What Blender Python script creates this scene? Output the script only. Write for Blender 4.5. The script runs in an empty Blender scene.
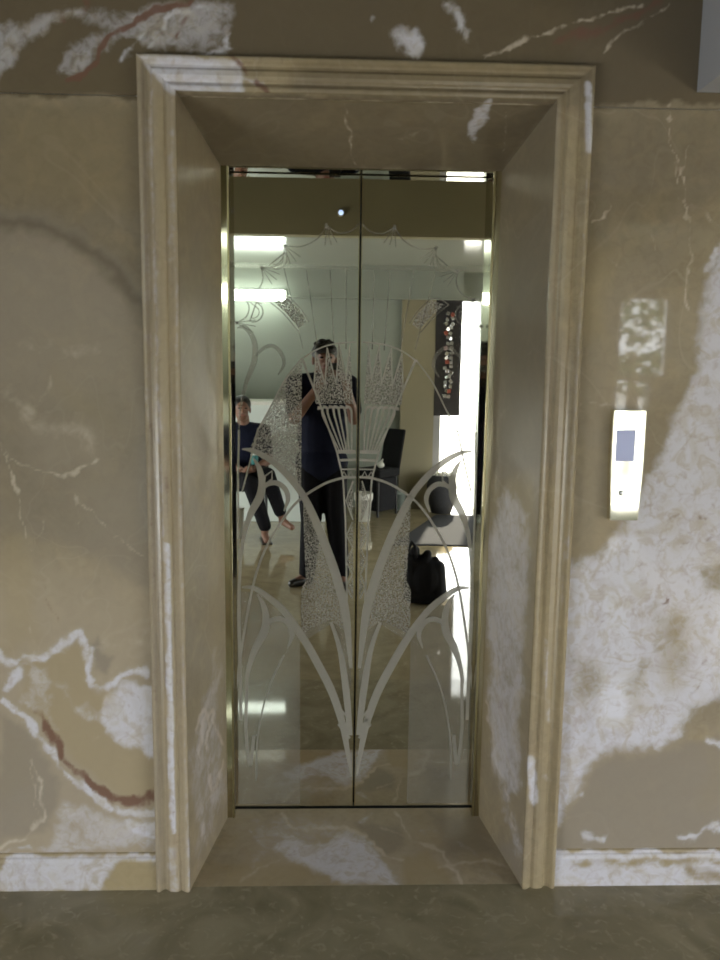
import bpy, bmesh, math, random
import numpy as np
from mathutils import Vector, Matrix

random.seed(7)
scene = bpy.context.scene
COL = scene.collection

# ------------------------------------------------------------------ camera
F, PITCH, YAW, ROLL = 807.55, 0.14069, 0.03447, 0.01289
CX, CD, CH = -0.0817, 2.6069, 1.5147
_f = np.array([math.sin(YAW)*math.cos(PITCH), math.cos(YAW)*math.cos(PITCH), -math.sin(PITCH)])
_r = np.array([math.cos(YAW), -math.sin(YAW), 0.0]); _u = np.cross(_r, _f)
R2 = math.cos(ROLL)*_r + math.sin(ROLL)*_u
U2 = -math.sin(ROLL)*_r + math.cos(ROLL)*_u
CAM = np.array([CX, -CD, CH])
cd = bpy.data.cameras.new('camera'); cam = bpy.data.objects.new('camera', cd); COL.objects.link(cam)
cd.sensor_fit = 'VERTICAL'; cd.sensor_height = 36.0; cd.sensor_width = 27.0
cd.lens = F/960*36; cd.clip_start = 0.02; cd.clip_end = 200
m = Matrix.Identity(4)
for i in range(3):
    m[i][0] = R2[i]; m[i][1] = U2[i]; m[i][2] = -_f[i]; m[i][3] = CAM[i]
cam.matrix_world = m
cd.dof.use_dof = True; cd.dof.focus_distance = 4.5; cd.dof.aperture_fstop = 4.0
scene.camera = cam

# ------------------------------------------------------------------ light and exposure
SKY = 10.5
w = bpy.data.worlds.new('sky'); scene.world = w; w.use_nodes = True
w.node_tree.nodes['Background'].inputs[0].default_value = (0.90, 0.95, 1.0, 1)
w.node_tree.nodes['Background'].inputs[1].default_value = SKY
vs = scene.view_settings
vs.view_transform = 'Standard'; vs.look = 'None'; vs.gamma = 1.0; vs.use_curve_mapping = False
vs.exposure = 0.30
TUBE = 16.0

def portal(loc, rot, sx, sy):
    l = bpy.data.lights.new('daylight_portal', 'AREA'); l.shape = 'RECTANGLE'; l.size = sx; l.size_y = sy
    l.cycles.is_portal = True
    o = bpy.data.objects.new('daylight_portal', l); COL.objects.link(o); o.location = loc; o.rotation_euler = rot
PI = math.pi
# doorway, window of the back wall, side window, added left fill opening: portals face into the room
portal((1.265, -6.13, 1.10), (PI/2, 0, PI), 0.41, 2.2)
portal((2.90, -6.13, 1.15), (PI/2, 0, PI), 0.52, 2.1)
portal((3.33, -3.25, .68), (PI/2, 0, PI/2), 3.3, 1.16)
portal((-3.13, -3.25, .65), (PI/2, 0, -PI/2), 2.5, 1.1)
sl = bpy.data.lights.new('sun', 'SUN'); sl.energy = 16.0; sl.angle = .03; sl.color = (1.0, .95, .84)
so = bpy.data.objects.new('sun', sl); COL.objects.link(so); so.rotation_euler = Vector((-.19, .86, -.47)).to_track_quat('-Z', 'Y').to_euler()

# room dimensions
WALL_Y, BACK_Y, XL, XR, CEIL = -0.4192, -6.0, -3.0, 3.2, 3.1
REAR_Y, REAR_Z, BLOCK_Y = -3.72, 2.49, -1.6
SOFFIT_X, SOFFIT_Z = 0.855, 2.228
DW, JH, JT, OP, OPZ, CAS, CASZ, JD = 0.4006, 0.4254, 2.1045, 0.4841, 2.1949, 0.5809, 2.2806, -0.06

# ------------------------------------------------------------------ projection helpers (plane points from photograph measurements)
def ray(px, py): return _f + ((px-360)/F)*R2 - ((py-480)/F)*U2
def onY(px, py, Y):
    d = ray(px, py); return CAM + d*((Y-CAM[1])/d[1])
def proj(V):
    d = V - CAM; z = d @ _f
    return np.stack([360+F*(d @ R2)/z, 480-F*(d @ U2)/z], -1)

# ------------------------------------------------------------------ materials
def mat(name):
    m = bpy.data.materials.new(name); m.use_nodes = True
    nt = m.node_tree; return m, nt, nt.nodes['Principled BSDF']
def simple(name, col, rough=.5, metal=0., emit=None, es=0., var=.12, scale=18., bump=0., spec=.5):
    m, nt, b = mat(name)
    n = nt.nodes.new('ShaderNodeTexNoise'); n.inputs['Scale'].default_value = scale; n.inputs['Detail'].default_value = 4
    tc = nt.nodes.new('ShaderNodeTexCoord'); nt.links.new(tc.outputs['Object'], n.inputs['Vector'])
    mx = nt.nodes.new('ShaderNodeMix'); mx.data_type = 'RGBA'
    mx.inputs[6].default_value = tuple(c*(1-var) for c in col)+(1,)
    mx.inputs[7].default_value = tuple(min(1, c*(1+var)) for c in col)+(1,)
    nt.links.new(n.outputs['Fac'], mx.inputs[0]); nt.links.new(mx.outputs[2], b.inputs['Base Color'])
    b.inputs['Roughness'].default_value = rough; b.inputs['Metallic'].default_value = metal
    b.inputs['Specular IOR Level'].default_value = spec
    if emit:
        b.inputs['Emission Color'].default_value = tuple(emit)+(1,); b.inputs['Emission Strength'].default_value = es
    if bump:
        bp = nt.nodes.new('ShaderNodeBump'); bp.inputs['Strength'].default_value = bump; bp.inputs['Distance'].default_value = .01
        nt.links.new(n.outputs['Fac'], bp.inputs['Height']); nt.links.new(bp.outputs['Normal'], b.inputs['Normal'])
    return m

def onyx(name, tanA, tanB, rough=.12, spec=.5):
    """polished onyx: tan ground with cloudy tone, painted stone layers white / red / grey / gold / pale broken up by noise"""
    m, nt, b = mat(name); N = nt.nodes.new; L = nt.links.new
    tc = N('ShaderNodeTexCoord')
    def noise(s, d=5, dist=.6, rough_=.55):
        n = N('ShaderNodeTexNoise'); n.inputs['Scale'].default_value = s; n.inputs['Detail'].default_value = d
        n.inputs['Distortion'].default_value = dist; n.inputs['Roughness'].default_value = rough_
        L(tc.outputs['Object'], n.inputs['Vector']); return n.outputs['Fac']
    def math_(op, a, c=None, d=None, clamp=False):
        n = N('ShaderNodeMath'); n.operation = op; n.use_clamp = clamp
        for i, v in enumerate((a, c, d)):
            if v is None: continue
            if isinstance(v, (int, float)): n.inputs[i].default_value = v
            else: L(v, n.inputs[i])
        return n.outputs[0]
    def ramp(v, a, c):
        n = N('ShaderNodeMapRange'); n.interpolation_type = 'SMOOTHSTEP'; L(v, n.inputs[0])
        n.inputs[1].default_value = a; n.inputs[2].default_value = c; return n.outputs[0]
    def mix(f, a, c):
        n = N('ShaderNodeMix'); n.data_type = 'RGBA'
        if isinstance(f, float): n.inputs[0].default_value = f
        else: L(f, n.inputs[0])
        for i, v in ((6, a), (7, c)):
            if isinstance(v, tuple): n.inputs[i].default_value = v+(1,)
            else: L(v, n.inputs[i])
        return n.outputs[2]
    def attr(a):
        n = N('ShaderNodeAttribute'); n.attribute_name = a; return n.outputs['Fac']
    big, mid, fine = noise(1.6, 3, 1.2), noise(7, 6, 1.5), noise(34, 5, .8)
    c = mix(ramp(big, .32, .68), tanA, tanB)
    c = mix(math_('MULTIPLY', ramp(mid, .45, .75), .5), c, (.42, .33, .20))
    c = mix(math_('MULTIPLY', ramp(fine, .35, .75), .3), c, (.17, .13, .085))
    # thin natural veins
    vn = math_('ABSOLUTE', math_('SUBTRACT', noise(1.7, 3, .7), .5))
    c = mix(math_('MULTIPLY', ramp(vn, .008, .0), .22), c, (.46, .39, .29))
    rag = math_('ADD', math_('MULTIPLY', math_('SUBTRACT', mid, .5), .75), math_('MULTIPLY', math_('SUBTRACT', fine, .5), .75))   # ragged edges
    def cover(a, lo=.20, hi=.90): return ramp(math_('ADD', attr(a), math_('MULTIPLY', rag, math_('MULTIPLY', ramp(attr(a), 0., .2), 1.0))), lo, hi)
    c = mix(math_('MULTIPLY', attr('light'), .8), c, (.44, .365, .275))  # pale stone tone, also painted brightness of the lower wall
    c = mix(math_('MULTIPLY', attr('gold'), .62), c, (.36, .28, .15))
    c = mix(math_('MULTIPLY', attr('grey'), .85), c, (.255, .218, .175))
    c = mix(math_('MULTIPLY', attr('dark'), .85), c, (.115, .088, .053))  # dark vein tone, also painted shade on upper slabs, casing head, soffit
    c = mix(math_('MULTIPLY', cover('pale', .2, .9), .8), c, (.55, .46, .36))
    wcol = mix(math_('MULTIPLY', ramp(mid, .48, .72), .7), (.62, .605, .65), (.50, .45, .38))
    wcol = mix(math_('MULTIPLY', ramp(fine, .50, .70), .5), wcol, (.42, .35, .33))
    wcol = mix(math_('MULTIPLY', ramp(noise(13, 6, 2.2), .50, .64), .5), wcol, (.45, .38, .29))
    wcol = mix(math_('MULTIPLY', ramp(math_('ABSOLUTE', math_('SUBTRACT', noise(4, 4, 1.0), .5)), .02, .0), .2), wcol, (.38, .30, .25))
    c = mix(math_('MULTIPLY', cover('white'), .95), c, wcol)
    c = mix(math_('MULTIPLY', cover('red', .15, .85), .9), c, (.175, .093, .064))
    L(c, b.inputs['Base Color']); b.inputs['Roughness'].default_value = rough
    b.inputs['Specular IOR Level'].default_value = spec
    return m

M = {}
M['onyx'] = onyx('onyx wall stone', (.31, .255, .165), (.285, .235, .165), rough=.035)
M['onyx_lining'] = onyx('onyx lining stone', (.30, .245, .155), (.28, .23, .16), rough=.3, spec=.3)
M['onyx_frame'] = onyx('onyx moulding stone', (.36, .29, .175), (.31, .25, .165), rough=.24)
M['onyx_floor'] = onyx('onyx recess floor stone', (.38, .31, .20), (.42, .36, .27), rough=.05)
M['brass'] = simple('polished brass', (.80, .72, .48), .08, 1., var=.03)
M['plate'] = simple('bright polished brass', (.92, .88, .72), .06, 1., var=.02)
M['jamb'] = simple('dull polished brass', (.58, .53, .37), .06, 1., var=.02)
M['brass_soft'] = simple('brushed brass', (.42, .36, .2), .3, 1., var=.05)
M['mirror'] = simple('bronze tinted mirror', (.82, .80, .715), .012, 1., var=.0)
M['header'] = simple('polished lift header', (.78, .76, .66), .02, 1., var=.0)
M['dark_metal'] = simple('dark metal', (.03, .03, .03), .4, .8)
M['steel'] = simple('steel', (.5, .5, .5), .3, 1.)
M['frost'] = simple('acid etched glass', (.41, .385, .325), .55, 0., var=.06, scale=60)
M['frost'].node_tree.nodes['Principled BSDF'].inputs['Alpha'].default_value = .78
M['plaster'] = simple('grey plaster', (.33, .325, .33), .8, var=.05, scale=4)
M['ceiling'] = simple('dull olive ceiling paint', (.22, .195, .105), .7, var=.06, scale=3)
M['ceiling_dark'] = simple('dark brown ceiling paint', (.07, .062, .04), .7, var=.06, scale=3)
M['gloss_ceiling'] = simple('glossy pale ceiling paint', (.34, .345, .30), .13, var=.03, scale=3)
M['wall_grey'] = simple('greenish grey wall paint', (.29, .315, .275), .7, var=.05, scale=3)
M['wall_beige'] = simple('beige wall paint', (.28, .25, .165), .6, var=.06, scale=3)
M['black_stone'] = simple('black polished stone', (.04, .038, .04), .12, var=.4, scale=9)
M['white_plastic'] = simple('white plastic', (.68, .68, .62), .4, var=.04)
M['pale_teal'] = simple('pale teal plastic', (.42, .50, .46), .4, var=.05)
M['counter'] = simple('pale counter laminate', (.62, .68, .64), .35, var=.08, scale=3)
M['black_cloth'] = simple('black cloth', (.012, .012, .014), .85, var=.3, scale=40, spec=.2)
M['navy'] = simple('navy cloth', (.006, .008, .022), .9, var=.25, scale=30, spec=.2)
M['trouser'] = simple('black trouser cloth', (.005, .005, .007), .9, var=.25, scale=30, spec=.2)
M['skin'] = simple('brown skin', (.17, .085, .055), .5, var=.08, scale=12)
M['hair'] = simple('black hair', (.012, .010, .009), .5, var=.4, scale=70, bump=.6)
M['leather'] = simple('black leather', (.015, .014, .013), .35, var=.2)
M['mat_grey'] = simple('dark grey mat', (.06, .06, .063), 1., var=.2, scale=60, spec=.05)
M['teal'] = simple('teal plastic', (.05, .20, .20), .3)
M['silver'] = simple('silver foil', (.7, .7, .72), .2, 1., var=.1, bump=.4)
M['red_foil'] = simple('red foil', (.45, .12, .08), .3, .5)
M['pink'] = simple('pink paper', (.6, .4, .4), .6)
M['screen'] = simple('dim grey blue screen', (.22, .24, .34), .35, emit=(.24, .26, .38), es=.55, var=.03)
M['led'] = simple('blue white lamp', (.4, .5, .8), .4, emit=(.45, .6, 1.), es=1.2, var=0)
M['tube'] = simple('lit lamp diffuser', (.9, .9, .9), .5, emit=(.86, 1., .95), es=TUBE, var=0)
M['eye'] = simple('dark eye', (.02, .015, .012), .15)
M['pavement'] = simple('pale concrete pavement', (.44, .43, .40), .9, var=.08, scale=2)
M['bark'] = simple('brown bark', (.12, .085, .055), .9)
M['leaf'] = simple('green leaves', (.07, .13, .04), .6, var=.3, scale=4)
M['lip'] = simple('lip', (.25, .09, .07), .5)

# floor: polished grey green stone tiles
def floor_mat(name, ca, cb, cc, sp=.5):
    m, nt, b = mat(name); N = nt.nodes.new; L = nt.links.new
    tc = N('ShaderNodeTexCoord')
    n1 = N('ShaderNodeTexNoise'); n1.inputs['Scale'].default_value = 5; n1.inputs['Detail'].default_value = 8; n1.inputs['Distortion'].default_value = 1.6
    n2 = N('ShaderNodeTexNoise'); n2.inputs['Scale'].default_value = 22; n2.inputs['Detail'].default_value = 6; n2.inputs['Distortion'].default_value = 2.
    for n in (n1, n2): L(tc.outputs['Object'], n.inputs['Vector'])
    r = N('ShaderNodeValToRGB'); L(n1.outputs['Fac'], r.inputs[0])
    r.color_ramp.elements[0].position = .3; r.color_ramp.elements[0].color = ca+(1,)
    r.color_ramp.elements[1].position = .72; r.color_ramp.elements[1].color = cb+(1,)
    r2 = N('ShaderNodeMapRange'); L(n2.outputs['Fac'], r2.inputs[0]); r2.inputs[1].default_value = .56; r2.inputs[2].default_value = .70; r2.inputs[4].default_value = .45
    mx = N('ShaderNodeMix'); mx.data_type = 'RGBA'; L(r2.outputs[0], mx.inputs[0]); L(r.outputs[0], mx.inputs[6]); mx.inputs[7].default_value = cc+(1,)
    L(mx.outputs[2], b.inputs['Base Color']); b.inputs['Roughness'].default_value = .05; b.inputs['Specular IOR Level'].default_value = sp
    return m
M['floor_border'] = floor_mat('grey green polished stone', (.195, .168, .105), (.30, .262, .175), (.39, .35, .25), .22)
M['floor'] = floor_mat('beige polished stone', (.255, .213, .13), (.35, .295, .185), (.41, .355, .245))

def speckle_mat():
    m, nt, b = mat('speckled etched glass'); N = nt.nodes.new; L = nt.links.new
    tc = N('ShaderNodeTexCoord'); v = N('ShaderNodeTexNoise'); v.inputs['Scale'].default_value = 250
    v.inputs['Detail'].default_value = 1.5; v.inputs['Distortion'].default_value = .3
    L(tc.outputs['Object'], v.inputs['Vector'])
    r = N('ShaderNodeMapRange'); L(v.outputs['Fac'], r.inputs[0]); r.inputs[1].default_value = .38; r.inputs[2].default_value = .57; r.inputs[4].default_value = .80
    b.inputs['Base Color'].default_value = (.40, .375, .32, 1); b.inputs['Roughness'].default_value = .55
    L(r.outputs[0], b.inputs['Alpha']); return m
M['speckle'] = speckle_mat()
def haze_mat():
    m, nt, b = mat('lightly etched glass')
    b.inputs['Base Color'].default_value = (.42, .40, .36, 1); b.inputs['Roughness'].default_value = .6
    b.inputs['Alpha'].default_value = .22; return m
M['haze'] = haze_mat()
def soft_frost():
    m, nt, b = mat('faintly etched glass')
    b.inputs['Base Color'].default_value = (.36, .34, .29, 1); b.inputs['Roughness'].default_value = .55
    b.inputs['Alpha'].default_value = .32; return m
M['faint'] = soft_frost()

# ------------------------------------------------------------------ object helpers
def link(name, me, material, parent=None, smooth=False):
    o = bpy.data.objects.new(name, me); COL.objects.link(o)
    if material is not None: me.materials.append(material)
    if smooth:
        for p in me.polygons: p.use_smooth = True
    if parent: o.parent = parent
    return o
def obj(name, bm, material, parent=None, smooth=False):
    me = bpy.data.meshes.new(name); bmesh.ops.recalc_face_normals(bm, faces=bm.faces); bm.to_mesh(me); bm.free()
    return link(name, me, material, parent, smooth)
def tag(o, label, cat, group=None):
    o['label'] = label; o['category'] = cat
    if group: o['group'] = group
    return o
def struct(o, label=None):
    o['kind'] = 'structure'
    if label: o['label'] = label
    return o
def thing(name, label, cat, loc=(0, 0, 0), rz=0, group=None):
    o = bpy.data.objects.new(name, None); COL.objects.link(o); o.location = loc; o.rotation_euler = (0, 0, rz); o.empty_display_size = .1
    return tag(o, label, cat, group)
def box(bm, x0, x1, y0, y1, z0, z1, bev=0.):
    mt = Matrix.Translation(((x0+x1)/2, (y0+y1)/2, (z0+z1)/2)) @ Matrix.Diagonal((x1-x0, y1-y0, z1-z0, 1))
    r = bmesh.ops.create_cube(bm, size=1, matrix=mt)
    if bev:
        es = list({e for v in r['verts'] for e in v.link_edges})
        bmesh.ops.bevel(bm, geom=es, offset=bev, segments=3, affect='EDGES', profile=.5)
    return bm
def nb(): return bmesh.new()
def lathe(bm, prof, cx=0, cy=0, n=24):
    rings = []
    for r, z in prof:
        rings.append([bm.verts.new((cx+r*math.cos(2*PI*k/n), cy+r*math.sin(2*PI*k/n), z)) for k in range(n)])
    for a, b in zip(rings, rings[1:]):
        for k in range(n): bm.faces.new((a[k], a[(k+1) % n], b[(k+1) % n], b[k]))
    bm.faces.new(rings[0][::-1]); bm.faces.new(rings[-1]); return bm
def tube(bm, pts, rad, n=10):
    pts = [Vector(p) for p in pts]; rads = rad if isinstance(rad, (list, tuple)) else [rad]*len(pts)
    rings = []
    for i, p in enumerate(pts):
        t = (pts[min(i+1, len(pts)-1)]-pts[max(i-1, 0)]).normalized()
        a = t.cross(Vector((0, 0, 1)));
        if a.length < 1e-3: a = t.cross(Vector((0, 1, 0)))
        a.normalize(); b = t.cross(a)
        rings.append([bm.verts.new(p+rads[i]*(math.cos(2*PI*k/n)*a+math.sin(2*PI*k/n)*b)) for k in range(n)])
    for a, b in zip(rings, rings[1:]):
        for k in range(n): bm.faces.new((a[k], a[(k+1) % n], b[(k+1) % n], b[k]))
    bm.faces.new(rings[0][::-1]); bm.faces.new(rings[-1]); return bm

# ------------------------------------------------------------------ stone pattern and wall shade painting
def vnoise(x, y, seed):
    xi = np.floor(x).astype(np.int64); yi = np.floor(y).astype(np.int64); fx = x-xi; fy = y-yi
    def h(a, b):
        n = (a*374761393 + b*668265263 + seed*69069) & 0x7fffffff
        n = ((n ^ (n >> 13))*1274126177) & 0x7fffffff
        return ((n ^ (n >> 16)) & 0xffff)/65535.0
    sx = fx*fx*(3-2*fx); sy = fy*fy*(3-2*fy)
    return (h(xi, yi)*(1-sx)+h(xi+1, yi)*sx)*(1-sy)+(h(xi, yi+1)*(1-sx)+h(xi+1, yi+1)*sx)*sy
def fbm(x, y, seed, oct=4):
    s = 0; a = .5
    for k in range(oct):
        s = s+a*vnoise(x, y, seed+k*17); x = x*2.03+3.1; y = y*2.03+7.7; a *= .5
    return s/(1-.5**oct)
def seg_dist(P, pts):
    d = np.full(len(P), 1e9)
    pts = np.array(pts, float)
    if len(pts) == 1: return np.hypot(*(P-pts[0]).T)
    for a, b in zip(pts, pts[1:]):
        ab = b-a; t = np.clip(((P-a) @ ab)/(ab @ ab+1e-9), 0, 1)
        d = np.minimum(d, np.hypot(*(P-a-t[:, None]*ab).T))
    return d
def inside(P, pts):
    x, y = P.T; r = np.zeros(len(P), bool); pts = np.array(pts, float)
    for (x0, y0), (x1, y1) in zip(pts, np.roll(pts, -1, 0)):
        c = ((y0 > y) != (y1 > y)) & (x < (x1-x0)*(y-y0)/(y1-y0+1e-12)+x0); r ^= c
    return r
LAYERS = ('white', 'red', 'grey', 'gold', 'pale', 'dark', 'light')
def paint(me, strokes, warp=5.0, halo=True):
    n = len(me.vertices); V = np.zeros(n*3); me.vertices.foreach_get('co', V); V = V.reshape(-1, 3)
    out = {k: np.zeros(n) for k in LAYERS}
    if strokes:
        P0 = proj(V)
        s = P0/26.0; s2 = P0/7.0
        wx = (fbm(s[:, 0], s[:, 1], 3)-.5)*2; wy = (fbm(s[:, 0], s[:, 1], 91)-.5)*2
        hx = (fbm(s2[:, 0], s2[:, 1], 5, 3)-.5); hy = (fbm(s2[:, 0], s2[:, 1], 55, 3)-.5)
        P = P0+warp*np.stack([wx*1.6+hx*1.1, wy*1.6+hy*1.1], -1)
        brk = np.clip(.1+1.7*fbm(P0[:, 0]/13, P0[:, 1]/13, 23, 3), .25, 1.15)
        if halo: strokes = [q for st in strokes for q in ((st, ('white', 'line', st[2], st[3]+4, 11, .36)) if st[0] == 'white' and st[1] == 'line' and st[5] > .6 else (st,))]
        for layer, kind, pts, wd, soft, amp in strokes:
            if kind == 'line': d = seg_dist(P, pts)-wd
            else:
                d = seg_dist(P, list(pts)+[pts[0]]); d = np.where(inside(P, pts), -d, d)
            t = np.clip((soft-d)/(2*soft), 0, 1); t = t*t*(3-2*t)
            if halo and kind == 'line' and layer in ('white', 'pale', 'red'): t = t*brk
            if amp >= 0: out[layer] = np.maximum(out[layer], t*amp)
            else: out[layer] = out[layer]*(1+amp*t)
    for k in LAYERS:
        a = me.attributes.new(k, 'FLOAT', 'POINT'); a.data.foreach_set('value', out[k].astype(np.float32))
def grid_panel(bm, o, u, v, nu, nv):
    """flat rectangular sheet from corner o along u and v, nu x nv cells"""
    o, u, v = Vector(o), Vector(u), Vector(v)
    vs = [[bm.verts.new(o+u*(i/nu)+v*(j/nv)) for i in range(nu+1)] for j in range(nv+1)]
    for j in range(nv):
        for i in range(nu): bm.faces.new((vs[j][i], vs[j][i+1], vs[j+1][i+1], vs[j+1][i]))
def raw(name, bm, material):
    me = bpy.data.meshes.new(name); bm.to_mesh(me); bm.free(); return link(name, me, material)

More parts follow.
